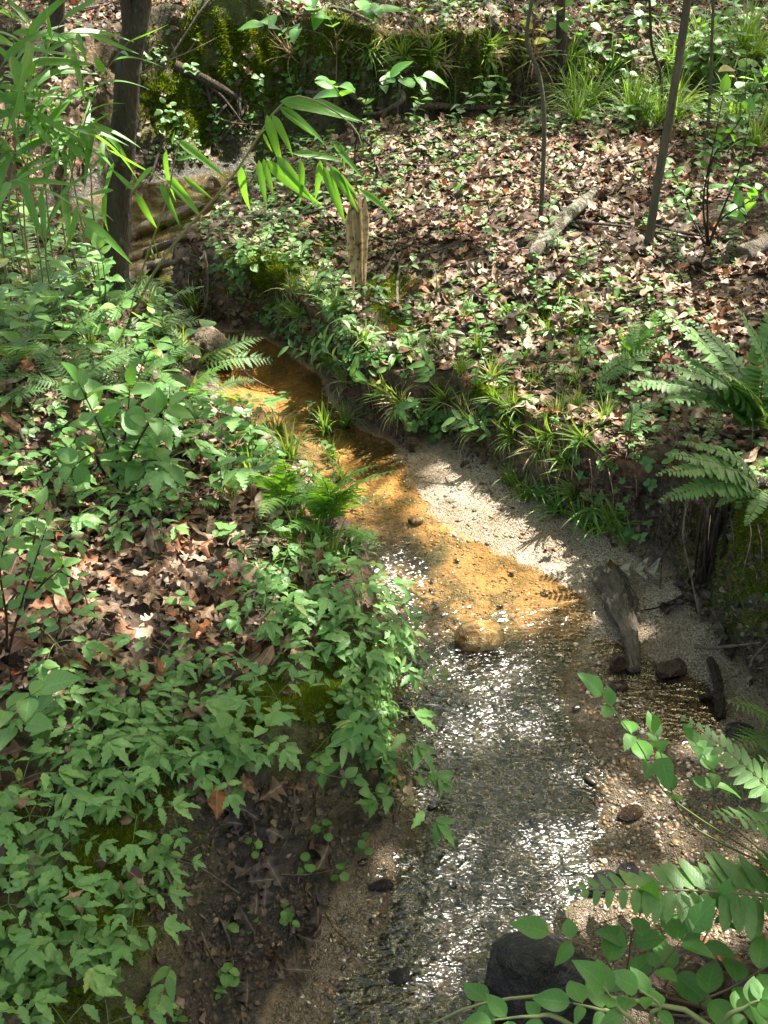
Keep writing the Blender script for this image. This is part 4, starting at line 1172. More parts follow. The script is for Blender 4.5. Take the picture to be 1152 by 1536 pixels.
def rand_fern(label, kind, px, py, n, L, group=None, aim=None, spread=3.1, rise=.45):
    b, nrm = G(px, py)
    tips = []
    a0 = random.uniform(0, 6.28) if aim is None else aim
    for i in range(n):
        a = a0 + (i / max(n - 1, 1) - .5) * 2 * spread + random.uniform(-.25, .25)
        l = L * random.uniform(.7, 1.1); e = rise * random.uniform(.4, 1.4)
        tips.append(b + Vector((math.cos(a) * l * math.cos(e), math.sin(a) * l * math.cos(e), l * math.sin(e))))
    return fern(label, kind, b, tips, group)

# herbs: [stem mesh, foliage mesh]
def herb_toothed(seed):
    q = random.Random(seed); st = MB(); fo = MB()
    h = q.uniform(.06, .15); nl = q.randint(3, 4)
    top = Vector((q.uniform(-.03, .03), q.uniform(-.03, .03), h))
    tube(st, curve([(0, 0, -.02), top * .5 + Vector((.01, 0, 0)), top], 5), [.0028, .0024, .0022, .002, .0016], 5)
    for i in range(nl):
        a = i * 6.28 / nl + q.uniform(-.5, .5); pl = q.uniform(.04, .085); e = q.uniform(.05, .6)
        end = top + Vector((math.cos(a) * pl * math.cos(e), math.sin(a) * pl * math.cos(e), pl * math.sin(e)))
        tube(st, [top, top.lerp(end, .5) + Vector((0, 0, .004)), end], [.0015, .0012, .001], 4)
        rc = q.uniform(.04, .06); de = q.uniform(-.25, .12)
        ax = Vector((math.cos(a), math.sin(a), de)); tip = end + ax * rc
        tube(st, [end, tip], [.001, .0007], 3)
        def lf(p, ang, L, W):
            k = q.uniform(3.2, 4.2); ph = q.uniform(0, .3)
            wf = lambda t: np.sin(np.pi * t ** .62) ** .8 * (1 - .40 * np.clip(((t * k + ph) % 1.0), 0, 1) ** 1.2 * np.minimum(1, 4 * t))
            b = leaf(L, W, wf, 30, 1, q.uniform(.05, .35), q.uniform(.05, .35), 0, .12, q.randint(0, 99), 0, .5)
            fo.addm(b, X4(p, a + ang, de + q.uniform(-.15, .15), q.uniform(-.3, .3)))
        L0 = q.uniform(.055, .080)
        lf(tip, 0, L0 * 1.2, L0 * .27)
        for s in (1, -1):
            lf(tip - ax * .004, s * q.uniform(.75, 1.0), L0 * 1.02, L0 * .23)
            if q.random() < .8: lf(end + ax * .004, s * q.uniform(1.1, 1.5), L0 * .85, L0 * .22)
    return st.mesh('stem', M['stem']), fo.mesh('foliage', M['herb'])

def herb_pairs(seed, hh=.16, L=.045, wide=.42, mat='herb2', n=5, wf=w_ovate):
    q = random.Random(seed); st = MB(); fo = MB()
    h = hh * q.uniform(.7, 1.2); bend = Vector((q.uniform(-.35, .35) * h, q.uniform(-.35, .35) * h, 0))
    pts = curve([(0, 0, -.02), Vector((0, 0, h * .5)) + bend * .3, Vector((0, 0, h)) + bend], 8)
    tube(st, pts, [.0022 * (1 - .07 * i) for i in range(8)], 5)
    for i in range(n):
        u = (i + 1) / n; p = pts[min(7, int(u * 7))]; a0 = i * 1.57 + q.uniform(-.3, .3)
        for s in (0, math.pi):
            l = L * q.uniform(.75, 1.2) * (1.15 - .35 * abs(u - .6))
            fo.addm(leaf(l, l * wide, wf, 9, 1, q.uniform(.1, .35), q.uniform(.05, .35), 0, .08, q.randint(0, 99), l * .18), X4(p, a0 + s + q.uniform(-.2, .2), q.uniform(-.25, .45), q.uniform(-.25, .25)))
    return st.mesh('stem', M['stem']), fo.mesh('foliage', M[mat])

def herb_alt(seed, hh=.2, L=.06, wide=.18, mat='herb', n=8):
    q = random.Random(seed); st = MB(); fo = MB()
    h = hh * q.uniform(.7, 1.2); a = q.uniform(0, 6.28); lean = q.uniform(.2, .9) * h
    pts = curve([(0, 0, -.02), (.2 * lean * math.cos(a), .2 * lean * math.sin(a), h * .6), (lean * math.cos(a), lean * math.sin(a), h * .85)], 10)
    tube(st, pts, [.0016 * (1 - .06 * i) for i in range(10)], 4)
    for i in range(n):
        p = pts[min(9, 2 + int(i / n * 8))]; s = 1 if i % 2 else -1
        l = L * q.uniform(.75, 1.2)
        fo.addm(leaf(l, l * wide, w_lance, 7, 1, .25, q.uniform(.1, .4), 0, 0, 1), X4(p, a + s * q.uniform(.5, 1.1), q.uniform(-.1, .4), q.uniform(-.3, .3)))
    return st.mesh('stem', M['stem']), fo.mesh('foliage', M[mat])

HT = [herb_toothed(s) for s in range(9)]
HP = [herb_pairs(s) for s in range(6)]
HPs = [herb_pairs(s + 20, .09, .030, .48, 'cover', 3) for s in range(5)]
HPl = [herb_pairs(s + 40, .30, .075, .40, 'herb', 5) for s in range(5)]
HA = [herb_alt(s) for s in range(6)]
HAs = [herb_alt(s + 10, .12, .04, .22, 'cover', 6) for s in range(5)]
HR = [herb_pairs(s + 60, .07, .026, .5, 'herb2', 2, w_round) for s in range(4)]

def place_herb(tm, pos, nrm, sc=1, up=.6, name='herb', yaw=None):
    t = thing(name, None, None, on_ground(Vector(pos), nrm, yaw, sc, up))
    ob('stem', tm[0], t); ob('foliage', tm[1], t)
    return t
def patch(poly, n, gap, T, desc, cat, group, sc=(.8, 1.25), name='herb', up=.6, land=True, explicit=()):
    bpy.context.view_layer.update()
    out = []
    for j in pick(poly, n, gap, land):
        out.append(place_herb(random.choice(T), PP[j], PN[j], random.uniform(*sc), up, name))
    for px, py in explicit:
        p, nm = G(px, py); out.append(place_herb(random.choice(T), p, nm, random.uniform(*sc), up, name))
    bpy.context.view_layer.update()
    name_rows(out, desc, cat, group)
    return out

patch([(380, 850), (500, 880), (585, 965), (575, 1030), (480, 1010), (380, 960)], 38, .05, HT, 'toothed herb on the lip by the golden rock', 'herb', 'toothed herbs on the bank lip', (.45, .72), 'toothed_herb')
patch([(60, 1010), (360, 1010), (430, 1100), (330, 1200), (60, 1180)], 30, .06, HT, 'toothed herb above the mud face', 'herb', 'toothed herbs above the mud face', (.34, .72), 'toothed_herb')
patch([(-60, 1190), (270, 1180), (270, 1260), (190, 1420), (-60, 1420)], 26, .07, HT, 'toothed herb on the near mossy slope', 'herb', 'toothed herbs on the near mossy slope', (.34, .72), 'toothed_herb')
patch([(-60, 1420), (190, 1420), (230, 1600), (-60, 1620)], 20, .06, HT, 'toothed herb below the near mossy slope', 'herb', 'toothed herbs at the picture foot', (.48, .72), 'toothed_herb')
patch([(-60, 700), (250, 740), (300, 800), (100, 860), (-60, 900)], 20, .09, HT, 'toothed herb behind the leaf heap', 'herb', 'toothed herbs behind the leaf heap', (.6, .95), 'toothed_herb')
patch(z4, 28, .10, HR + HPs, 'round-leaved seedling in the leaf heap', 'seedling', 'seedlings in the leaf heap', (.8, 1.3), 'seedling')
patch([(-40, 620), (330, 640), (430, 720), (300, 800), (-40, 780)], 34, .10, HP + HT[:3] + HPs, 'leafy herb below the broad-leaved shrub', 'herb', 'herbs on the middle slope', (.8, 1.25), name='round_leaved_herb')
patch([(-60, 470), (250, 500), (300, 600), (-60, 640)], 26, .12, HPl + HP, 'leafy herb among the pale ferns', 'herb', 'herbs among the pale ferns', (.8, 1.2), name='round_leaved_herb')
patch([(-60, 330), (150, 350), (250, 450), (250, 500), (-60, 480)], 24, .13, HPl + HP, 'leafy herb around the foot of the dark trunk', 'herb', 'herbs around the dark trunk', (.8, 1.3), name='round_leaved_herb')
patch([(540, 980), (598, 1000), (598, 1200), (540, 1110), (480, 1050)], 40, .035, HA + HAs, 'slender herb hanging over the riffle', 'herb', 'hanging herbs on the near lip', (.45, .8), up=.2, name='slender_herb')
patch([(300, 1150), (560, 1120), (600, 1220), (420, 1200)], 14, .07, HPs + HR + HT[:2], 'small herb on the mud face rim', 'herb', 'herbs on the mud face rim', (.8, 1.3), name='round_leaved_herb')
patch([(330, 1240), (560, 1260), (560, 1400), (330, 1500)], 8, .08, HR, 'tiny seedling in the bare mud face', 'seedling', 'seedlings on the mud face', (.6, .9), 'seedling', .9)
patch([(300, 370), (470, 380), (560, 520), (480, 540), (380, 480)], 34, .07, HAs + HPs, 'small herb on the cut bank point', 'herb', 'herbs on the cut bank point', (.8, 1.4), name='slender_herb')
patch([(480, 480), (640, 560), (760, 660), (700, 680), (600, 650), (490, 570)], 40, .06, HA + HAs + HPs, 'slender herb above the dark pool', 'herb', 'herbs on the overhanging lip', (.8, 1.3), up=.3, name='slender_herb')
patch([(560, 420), (980, 430), (1000, 560), (760, 600), (620, 540)], 36, .12, HPs + HAs + HR, 'green seedling on the bank top', 'seedling', 'seedlings on the bank top', (.8, 1.4), 'seedling')
patch([(880, 560), (1150, 600), (1150, 700), (960, 720)], 24, .08, HPs + HP + HR, 'round-leaved herb under the ferns', 'herb', 'herbs in the fern bank', (.7, 1.1), name='round_leaved_herb')
patch([(330, 250), (640, 190), (620, 340), (420, 360)], 46, .14, HPs + HAs, 'bright seedling on the narrow flat', 'seedling', 'seedlings on the narrow end of the flat', (1, 1.7), 'seedling')
patch([(640, 190), (1150, 230), (1150, 420), (700, 420)], 46, .2, HPs + HAs + HR, 'green seedling in the sunlit litter', 'seedling', 'seedlings in the sunlit litter', (.9, 1.6), 'seedling')
patch([(520, 150), (1150, 140), (1150, 230), (520, 190)], 40, .16, HP + HPl + HAs, 'leafy herb before the far bank', 'herb', 'herbs before the far bank', (.8, 1.3), name='round_leaved_herb')
patch([(820, 40), (1250, 30), (1250, 150), (860, 150)], 34, .2, HPl + HP, 'leafy herb in the far green thicket', 'herb', 'herbs in the far thicket', (1, 1.7), name='thicket_herb')
patch([(-40, 150), (440, 110), (420, 170), (240, 250), (-40, 260)], 30, .16, HP + HPs, 'pale herb beside the mossy overhang', 'herb', 'herbs on the far bank', (.9, 1.4), name='round_leaved_herb')
patch([(430, 20), (820, 30), (820, 120), (430, 90)], 28, .18, HP + HPs, 'herb on the brow of the far bank', 'herb', 'herbs on the far brow', (.9, 1.4), name='round_leaved_herb')
patch([(380, 600), (480, 620), (560, 690), (520, 800), (440, 760), (340, 680)], 16, .06, HAs + HPs, 'little herb on the grassy spit', 'herb', 'herbs on the grassy spit', (.8, 1.3), land=None, name='slender_herb')
patch([(560, 860), (600, 960), (590, 1000), (520, 900)], 12, .05, HAs, 'slender herb over the orange shallows', 'herb', 'slender herbs over the shallows', (1, 1.4), land=None, name='slender_herb')

patch([(490, 790), (545, 840), (590, 930), (530, 910), (480, 830)], 12, .045, HAs + HT[:4], 'small herb on the bare lip by the shallows', 'herb', 'herbs on the bare lip', (.45, .7), land=None, name='lip_herb')

patch([(20, 1010), (400, 1000), (430, 1120), (330, 1210), (20, 1190)], 14, .07, HPs + HAs + HR, 'small smooth-leaved herb above the mud face', 'herb', 'smooth herbs above the mud face', (.7, 1.3), name='smooth_herb')
patch([(-60, 1190), (300, 1180), (230, 1600), (-60, 1600)], 18, .07, HPs + HAs + HR + HA[:2], 'small smooth-leaved herb on the near mossy slope', 'herb', 'smooth herbs on the near mossy slope', (.6, 1.2), name='smooth_herb')

# ------------------------------------------------------------------ grass tufts
def tuft(seed, L=.16, n=34, W=.0032, spread=1.0, mat='grass'):
    q = random.Random(seed); b = MB()
    for i in range(n):
        a = q.uniform(0, 6.28); l = L * q.uniform(.5, 1.15); e = q.uniform(.1, 1.0) * spread; w = W * q.uniform(.7, 1.3)
        o = Vector((q.gauss(0, .010), q.gauss(0, .010), -.01)); dr = Vector((math.cos(a), math.sin(a), 0)); sd_ = Vector((-dr.y, dr.x, 0))
        V = []; UV = []
        for k in range(7):
            u = k / 6; r_ = l * math.sin(min(1.5, e)) * (u ** 1.5); z = l * (u * math.cos(e * .5) - .75 * e * u ** 2.6 * .8)
            c = o + dr * r_ + Vector((0, 0, z)); ww = w * (1 - u ** 2) * (1 if k else .6) + .0002
            V += [c - sd_ * ww + Vector((0, 0, ww * .4)), c, c + sd_ * ww + Vector((0, 0, ww * .4))]; UV += [(u, 0), (u, .5), (u, 1)]
        Q = [(k * 3 + j, k * 3 + j + 1, k * 3 + j + 4, k * 3 + j + 3) for k in range(6) for j in (0, 1)]
        b.add([tuple(v) for v in V], Q, None, UV)
    return b.mesh('blades', M[mat])
TG = [tuft(s) for s in range(5)]
TGw = [tuft(s + 10, .15, 16, .0055, 1.1, 'herb') for s in range(3)]
TGl = [tuft(s + 20, .50, 60, .0048, 1.35, 'grass') for s in range(4)]
TGd = [tuft(s + 30, .17, 26, .0026, 1.3, 'straw') for s in range(3)]
def grass(pts, T, desc, group, sc=(.8, 1.2), up=.55, cat='grass tuft', dead=.0):
    out = []
    for px, py in pts:
        p, n = G(px, py)
        t = thing('grass_tuft', None, None, on_ground(p - Vector((0, 0, .004)), n, None, random.uniform(*sc), up))
        ob('blades', random.choice(T), t)
        if random.random() < dead: ob('dry_blades', random.choice(TGd), t)
        mb = tube(MB(), [(0, 0, -.02), (0, 0, .004), (0, 0, .012)], [.012, .010, .003], 6)
        ob('root_crown', mb.mesh('root_crown', M['root']), t)
        out.append(t)
    bpy.context.view_layer.update()
    name_rows(out, desc, cat, group, 12)
grass([(745, 600), (770, 612), (800, 640), (835, 628), (862, 618), (700, 622), (668, 600), (720, 645), (775, 655), (815, 672), (850, 690), (740, 575), (880, 660), (905, 640), (830, 655), (640, 590)], TG, 'grass tuft on the lip above the gravel', 'grass on the lip above the gravel', (.8, 1.15), .35, dead=.55)
grass([(840, 770), (868, 775), (890, 762), (920, 778), (865, 745), (905, 790), (815, 745), (765, 728), (790, 748), (838, 772), (885, 792), (925, 800), (945, 812)], TGw + TG[:2], 'broad-bladed grass tuft at the bank foot', 'grass at the bank foot', (.9, 1.2), .6)
grass([(560, 560), (525, 575), (505, 545), (480, 515), (455, 470), (440, 440), (470, 440), (500, 470), (545, 520), (590, 590), (610, 610), (430, 470)], TG, 'grass tuft drooping over the dark pool', 'grass over the dark pool', (.8, 1.2), .3, dead=.4)
grass([(700, 480), (760, 470), (820, 500), (870, 540), (790, 545), (880, 480), (650, 520), (720, 530), (840, 450), (920, 560), (690, 560), (610, 520), (860, 580), (800, 580), (900, 600)], TG + TGw, 'grass tuft on the bank top', 'grass on the bank top', (.6, 1.0), .6)
grass([(430, 745), (470, 720), (500, 690), (400, 700), (455, 780), (480, 760), (430, 690), (380, 720), (510, 720), (440, 820), (475, 830), (495, 850), (420, 850), (455, 860), (385, 660), (415, 655), (490, 650), (520, 640)], TG, 'grass tuft on the low spit', 'grass on the low spit', (.8, 1.25), .7, dead=.2)
gp = []
q = random.Random(17)
for i in range(34): gp.append((q.uniform(840, 1150), q.uniform(60, 195)))
for i in range(8): gp.append((q.uniform(1120, 1230), q.uniform(120, 230)))
grass(gp, TGl, 'tall grass clump on the far flat', 'tall grass on the far flat edge', (.5, 1.1), .6)
gp = [(q.uniform(540, 800), q.uniform(150, 175)) for i in range(14)]
grass(gp, TG + TGd, 'wispy grass tuft under the far bank', 'grass under the far bank', (1.0, 1.7), .8)
gp = [(q.uniform(430, 830), q.uniform(52, 112)) for i in range(26)]
grass(gp, TG + TGd, 'shaggy tuft hanging on the far bank', 'shaggy tufts on the far bank', (1.0, 1.8), .2)
gp = [(q.uniform(-60, 300), q.uniform(400, 560)) for i in range(14)]
grass(gp, TG, 'grass tuft in the thicket', 'grass in the thicket', (.9, 1.5), .8)

# ------------------------------------------------------------------ ferns
def tipsY(base, lst): return [aty(px, py, base.y + dy) for px, py, dy in lst]
b, _ = G(1135, 655)
fern('big dull green fern on the high bank, fronds fanning up and outward', 'christmas', b, tipsY(b, [(985, 535, -.05), (1000, 505, .08), (1112, 452, .05), (935, 565, .0), (985, 450, .15), (1040, 470, .2), (1170, 440, .1), (1000, 590, -.15), (1075, 540, -.2), (1230, 520, 0)]))
b, _ = G(1140, 735)
fern('fern with pale blunt leaflets jutting from the bank edge below the big fern', 'christmas', b, tipsY(b, [(1000, 672, -.05), (985, 704, -.1), (988, 745, -.15), (1072, 755, -.15), (1118, 785, -.2), (1015, 655, .05), (1200, 760, -.1)]))
for i, (bx, by, L) in enumerate([((940, 555), (905, 470), ['yellow-green fern standing upright behind the grassy lip', (1000, 455, .1), (920, 475, 0), (1005, 500, 0), (960, 470, .12)]),
        ((925, 660), (860, 600), ['single light green fern low on the bank by the dead fern stalk', (985, 618, 0), (1000, 640, -.03), (985, 595, .05)]),
        ((880, 590), (900, 540), ['small pale fern frond pair above the bank-foot grass', (985, 520, .05), (970, 545, 0)])]):
    p, _ = G(*bx); fern(L[0], 'bright' if i == 0 else 'lady', p, tipsY(p, L[1:]))
p, _ = G(492, 800)
fern('bright sunlit fern at the spit tip, one frond reaching over the water', 'bright', p, tipsY(p, [(602, 695, -.05), (575, 815, -.15), (470, 730, -.15), (430, 700, .05), (545, 725, -.18), (425, 790, -.2), (510, 690, 0), (560, 690, -.1), (480, 700, -.1)]))
p, _ = G(425, 765)
fern('bright fern between spit grass and the sunlit yellow-green fern', 'bright', p, tipsY(p, [(420, 680, -.1), (470, 690, -.1), (370, 700, -.15), (480, 760, -.2), (390, 770, -.25)]))
p, _ = G(345, 760)
fern('sunlit yellow-green fern beside the spit grass', 'bright', p, tipsY(p, [(330, 690, 0), (385, 720, -.05), (300, 720, -.05), (360, 690, .1), (290, 755, -.1)]))
p, _ = G(290, 560)
fern('fern leaning over the rotten log, two long fronds above the pool', 'lady', p, tipsY(p, [(415, 535, 0), (398, 500, .1), (330, 575, -.15), (250, 480, .1), (210, 540, 0), (330, 520, .05)]))
FERNS = [(60, 470, 7, .40), (150, 500, 7, .42), (215, 520, 6, .38), (20, 560, 7, .40), (110, 590, 7, .38), (200, 600, 6, .36), (40, 420, 6, .45), (270, 610, 5, .30), (140, 440, 6, .40), (-30, 500, 6, .42), (240, 470, 5, .34), (-20, 620, 6, .36), (310, 600, 4, .26), (80, 530, 6, .4)]
fl = []
for px, py, n, L in FERNS:
    fl.append(rand_fern(None, random.choice(['lady', 'lady', 'bright']) if px > 90 else 'lady', px, py, n, L * .85, None, None, 3.0, .55))
bpy.context.view_layer.update()
name_rows(fl, 'pale lacy fern in the thicket', 'fern', 'pale lacy ferns in the thicket', 7)
p, _ = G(-10, 350)
fern('dark blue-green fern at the thicket edge, one frond rising', 'christmas', p, tipsY(p, [(60, 285, -.1), (25, 300, -.2), (45, 330, -.2), (-40, 280, 0), (90, 340, -.1)]))
# the fern whose fronds cross the picture's lower right
p = drop(.98, 1.50)[0]
fern('foreground fern with one long blunt-leafleted frond over the gravel', 'christmas', p, [aty(858, 1316, 1.36), aty(1035, 1062, 1.72), aty(1085, 1200, 1.4), aty(1160, 1120, 1.5), aty(1200, 1100, 1.7), aty(1230, 1350, 1.4)], roll=.15)
p, _ = G(1180, 1130)
fern('pale fern at the very edge over the little side pool', 'lady', p, [aty(1098, 1045, p.y - .05), aty(1085, 1190, p.y - .2), aty(1100, 1110, p.y - .15), aty(1210, 1060, p.y)])

# dead fern stalk bundle and hanging rootlets under the big fern
mb = MB(); q = random.Random(4)
p, n = G(1080, 790); p0 = p.copy()
for i in range(60):
    a = Vector((q.gauss(0, .028), q.gauss(0, .02), q.uniform(.02, .10))); l = q.uniform(.12, .30)
    tube(mb, curve([a, a + Vector((q.gauss(0, .012), -.02, -l * .5)), a + Vector((q.gauss(0, .02), -.015, -l))], 5), [.006, .006, .005, .004, .001], 4, 0, .4)
tag(ob('dead_fronds', mb.mesh('dead_fronds', M['stick_dark']), None, Matrix.Translation(p0)), 'reddish dark curtain of dead fern stalks hanging below the fern bank', 'dead fern')
mb = MB(); p, n = G(940, 690); q = random.Random(6)
for i in range(26):
    a = q.uniform(0, 6.28); l = q.uniform(.04, .12)
    tube(mb, [(0, 0, 0), (math.cos(a) * l * .5, math.sin(a) * l * .4, q.uniform(0, .05)), (math.cos(a) * l, math.sin(a) * l * .6, q.uniform(-.06, .03))], [.002, .002, .001], 4)
tube(mb, [(0, 0, 0), (.0, .01, .1), (-.005, .01, .22)], [.003, .003, .001], 5)
tag(ob('dead_fern', mb.mesh('dead_fern', M['dead_red']), None, Matrix.Translation(p)), 'rusty dead fern with one bare upright stalk on the bank face', 'dead fern')

# ------------------------------------------------------------------ shrubs with separate leaves
SL = [leaf(1, .30, w_ovate, 12, 2, q_f, q_d, .1, .07, s, .08) for s, q_f, q_d in [(1, .22, .22), (2, .3, .35), (3, .12, .12), (4, .35, .5), (5, .18, -.05)]]
SLM = [l.mesh('leaf', M['shrub']) for l in SL]
SLD = [leaf(1, .31, w_ovate, 12, 2, f, d, .1, .09, s, .08).mesh('leaf', M['herb']) for s, f, d in [(6, .22, .22), (7, .3, .35), (8, .12, .1)]]
def shrub(label, cat, base, stems, leaves, size, ms=SLM, mat='stem_red', group=None, flat=.6, r=.004, name='shrub', grow=.35):
    """stems: lists of world points; leaves: per stem count of leaf pairs along its outer part"""
    base = Vector(base)
    t = thing(name, label, cat, Matrix.Translation(base), group)
    mb = MB()
    for pts, nl in zip(stems, leaves):
        c = curve([Vector(p) - base for p in pts], 14)
        tube(mb, c, [r * (1 - .75 * i / 13) for i in range(14)], 6)
        for k in range(nl):
            u = grow + (1 - grow) * (k + .6) / nl
            i = min(12, int(u * 13)); p = c[i].lerp(c[i + 1], u * 13 - i) if u < 1 else c[13]
            d = (c[i + 1] - c[i]).normalized()
            for s in (1, -1):
                side = d.cross(Vector((0, 0, 1)));
                if side.length < .1: side = Vector((1, 0, 0))
                side = Matrix.Rotation(k * 1.2 + random.uniform(-.4, .4), 3, d) @ side.normalized() if flat < .5 else side.normalized()
                ax = side * s + d * random.uniform(.15, .7) + Vector((0, 0, random.uniform(-.35, .35)))
                up = Vector((random.gauss(0, .3), random.gauss(0, .3) - .25, 1))
                sz = size * random.uniform(.6, 1.2) * (1.1 - .35 * u)
                ob('leaf', random.choice(ms), t, mat_axes(ax, up, p, sz))
        d = (c[13] - c[12]).normalized()
        ob('leaf', random.choice(ms), t, mat_axes(d + Vector((0, 0, -.1)), Vector((0, -.3, 1)), c[13], size * random.uniform(.7, 1)))
    ob('stem', mb.mesh('stem', M[mat]), t)
    return t
# mid-left broad-leaved shrub
b, _ = G(175, 735)
shrub('bushy broad-leaved shrub with dark forked stems on the middle slope', 'shrub', b, [[b, aty(165, 680, b.y), aty(140, 620, b.y - .02), aty(118, 575, b.y - .05)], [b, aty(175, 670, b.y), aty(165, 630, b.y + .03), aty(150, 600, b.y + .06)],
    [b, aty(195, 690, b.y - .05), aty(220, 640, b.y - .08), aty(250, 610, b.y - .1)], [b, aty(200, 700, b.y - .06), aty(230, 690, b.y - .12), aty(250, 700, b.y - .14)], [b, aty(150, 700, b.y - .06), aty(140, 680, b.y - .12), aty(110, 700, b.y - .16)],
    [b, aty(180, 690, b.y), aty(190, 640, b.y), aty(195, 580, b.y)]], [5, 5, 5, 4, 3, 5], .095, SLD + SLM[:1], 'stick_dark', None, .3, .0055)
b, _ = G(8, 1000)
shrub('tall shrub with many small leaves leaning in past the leaf heap', 'shrub', b, [[b, aty(25, 930, b.y), aty(50, 850, b.y), aty(70, 790, b.y)], [b, aty(10, 930, b.y), aty(0, 850, b.y), aty(20, 780, b.y)], [aty(25, 930, b.y), aty(60, 880, b.y), aty(95, 850, b.y)], [b, aty(-20, 900, b.y), aty(-40, 820, b.y), aty(-40, 760, b.y)], [aty(10, 910, b.y), aty(40, 860, b.y + .1), aty(60, 760, b.y + .2)]],
    [7, 6, 5, 6, 5], .052, SLD, 'stick_dark', None, .3, .004)
b, _ = G(0, 1110)
shrub('low plant with three large dark leaves at the frame side', 'shrub', b, [[b, aty(5, 1070, b.y), aty(60, 1035, b.y - .02)], [b, aty(10, 1090, b.y), aty(40, 1085, b.y - .04)]], [2, 1], .105, SLD, 'stem', None, .9, .003)
b, _ = G(385, 1120)
shrub('small vine with two large heart-shaped leaves on the mud face rim', 'vine', b, [[b, aty(390, 1100, b.y - .02), aty(405, 1085, b.y - .04)], [b, aty(370, 1130, b.y - .05), aty(330, 1130, b.y - .06)]], [1, 1], .075, SLD, 'stem', None, .9, .002)
b, _ = G(450, 1150)
shrub('trailing plant with round leaves over the near lip', 'vine', b, [[b, aty(500, 1120, b.y - .05), aty(540, 1100, b.y - .06)], [b, aty(480, 1160, b.y - .06), aty(530, 1170, b.y - .1)], [b, aty(520, 1085, b.y), aty(560, 1110, b.y - .06)]], [3, 2, 2], .045, SLM, 'stem', None, .9, .0018)

# foreground shrub, lower right
def FP(px, py, Y): return aty(px, py, Y)
b = drop(.78, 1.30)[0]
shrub('foreground shrub with big smooth oval leaves above the black boulder', 'shrub', b, [
    [b, FP(960, 1510, 1.33), FP(945, 1420, 1.36), FP(965, 1360, 1.36)],
    [b, FP(1000, 1490, 1.31), FP(1050, 1420, 1.34), FP(1075, 1365, 1.36)],
    [b, FP(950, 1480, 1.3), FP(900, 1430, 1.32), FP(828, 1400, 1.34)],
    [b, FP(1050, 1510, 1.24), FP(1100, 1480, 1.24), FP(1150, 1450, 1.24)],
    [b, FP(980, 1480, 1.28), FP(1000, 1440, 1.28), FP(1030, 1400, 1.3)]], [3, 3, 2, 3, 2], .082, SLM, 'stem_red', None, .7, .0035)
b2 = drop(.62, 1.12)[0]
br = [FP(630, 1545, 1.16), FP(700, 1512, 1.17), FP(780, 1496, 1.18), FP(880, 1494, 1.19), FP(980, 1506, 1.20), FP(1060, 1535, 1.18), b2 + Vector((.15, .02, 0))]
shrub('low shrub with a smooth tan branch arching across the picture foot', 'shrub', b2, [br[::-1],
    [b2, FP(860, 1540, 1.12), FP(800, 1525, 1.12), FP(740, 1530, 1.1)], [b2, FP(930, 1535, 1.12), FP(900, 1515, 1.12), FP(860, 1505, 1.13)], [b2, FP(980, 1540, 1.1), FP(990, 1510, 1.1), FP(960, 1485, 1.1)], [b2, FP(1080, 1545, 1.1), FP(1120, 1510, 1.1), FP(1140, 1500, 1.1)], [b2, FP(960, 1545, 1.06), FP(930, 1515, 1.06), FP(905, 1480, 1.06)]], [1, 2, 2, 2, 3, 2], .068, SLM, 'culm', None, .7, .0065, grow=.4)
b3 = drop(.98, 1.72)[0]
shrub('leafy upright sprig with folded bright leaves rising over the gravel bar', 'shrub', b3, [[b3, FP(1010, 1200, 1.74), FP(960, 1120, 1.74), FP(905, 1045, 1.76)], [b3, FP(1040, 1240, 1.7), FP(1000, 1160, 1.7), FP(985, 1100, 1.7)], [b3, FP(1080, 1220, 1.72), FP(1070, 1160, 1.72), FP(1040, 1110, 1.72)]], [3, 4, 4], .075, SLM, 'stem', None, .6, .0028, grow=.45)
# shrub at upper right
b, _ = G(1062, 372)
shrub('upright leafy shrub with small yellow-green leaves past the tilted sapling', 'shrub', b, [[b, aty(1055, 300, b.y), aty(1070, 220, b.y), aty(1085, 140, b.y)], [b, aty(1090, 300, b.y - .1), aty(1110, 250, b.y - .1), aty(1125, 170, b.y - .1)], [b, aty(1040, 330, b.y + .1), aty(1025, 290, b.y + .1), aty(1000, 240, b.y + .1)], [b, aty(1080, 330, b.y - .1), aty(1140, 290, b.y - .1), aty(1180, 230, b.y)], [b, aty(1065, 250, b.y), aty(1110, 180, b.y), aty(1150, 100, b.y + .1)]], [9, 8, 6, 7, 8], .085, [m for m in SLM], 'stick_dark', None, .4, .006)
for k, (px, py, l) in enumerate([(900, 150, 'bushy light-green shrub in the grass before the slender tree'), (1120, 210, 'light-green shrub at the frame edge beyond the tall grass'), (1010, 160, 'small airy shrub behind the tilted sapling')]):
    b, _ = G(px, py)
    shrub(l, 'shrub', b, [[b, b + Vector((random.uniform(-.1, .1), 0, .25)), b + Vector((random.uniform(-.4, .4), random.uniform(-.3, .1), random.uniform(.4, .7)))] for i in range(6)], [5] * 6, .085, SLM, 'stem', None, .5, .004)
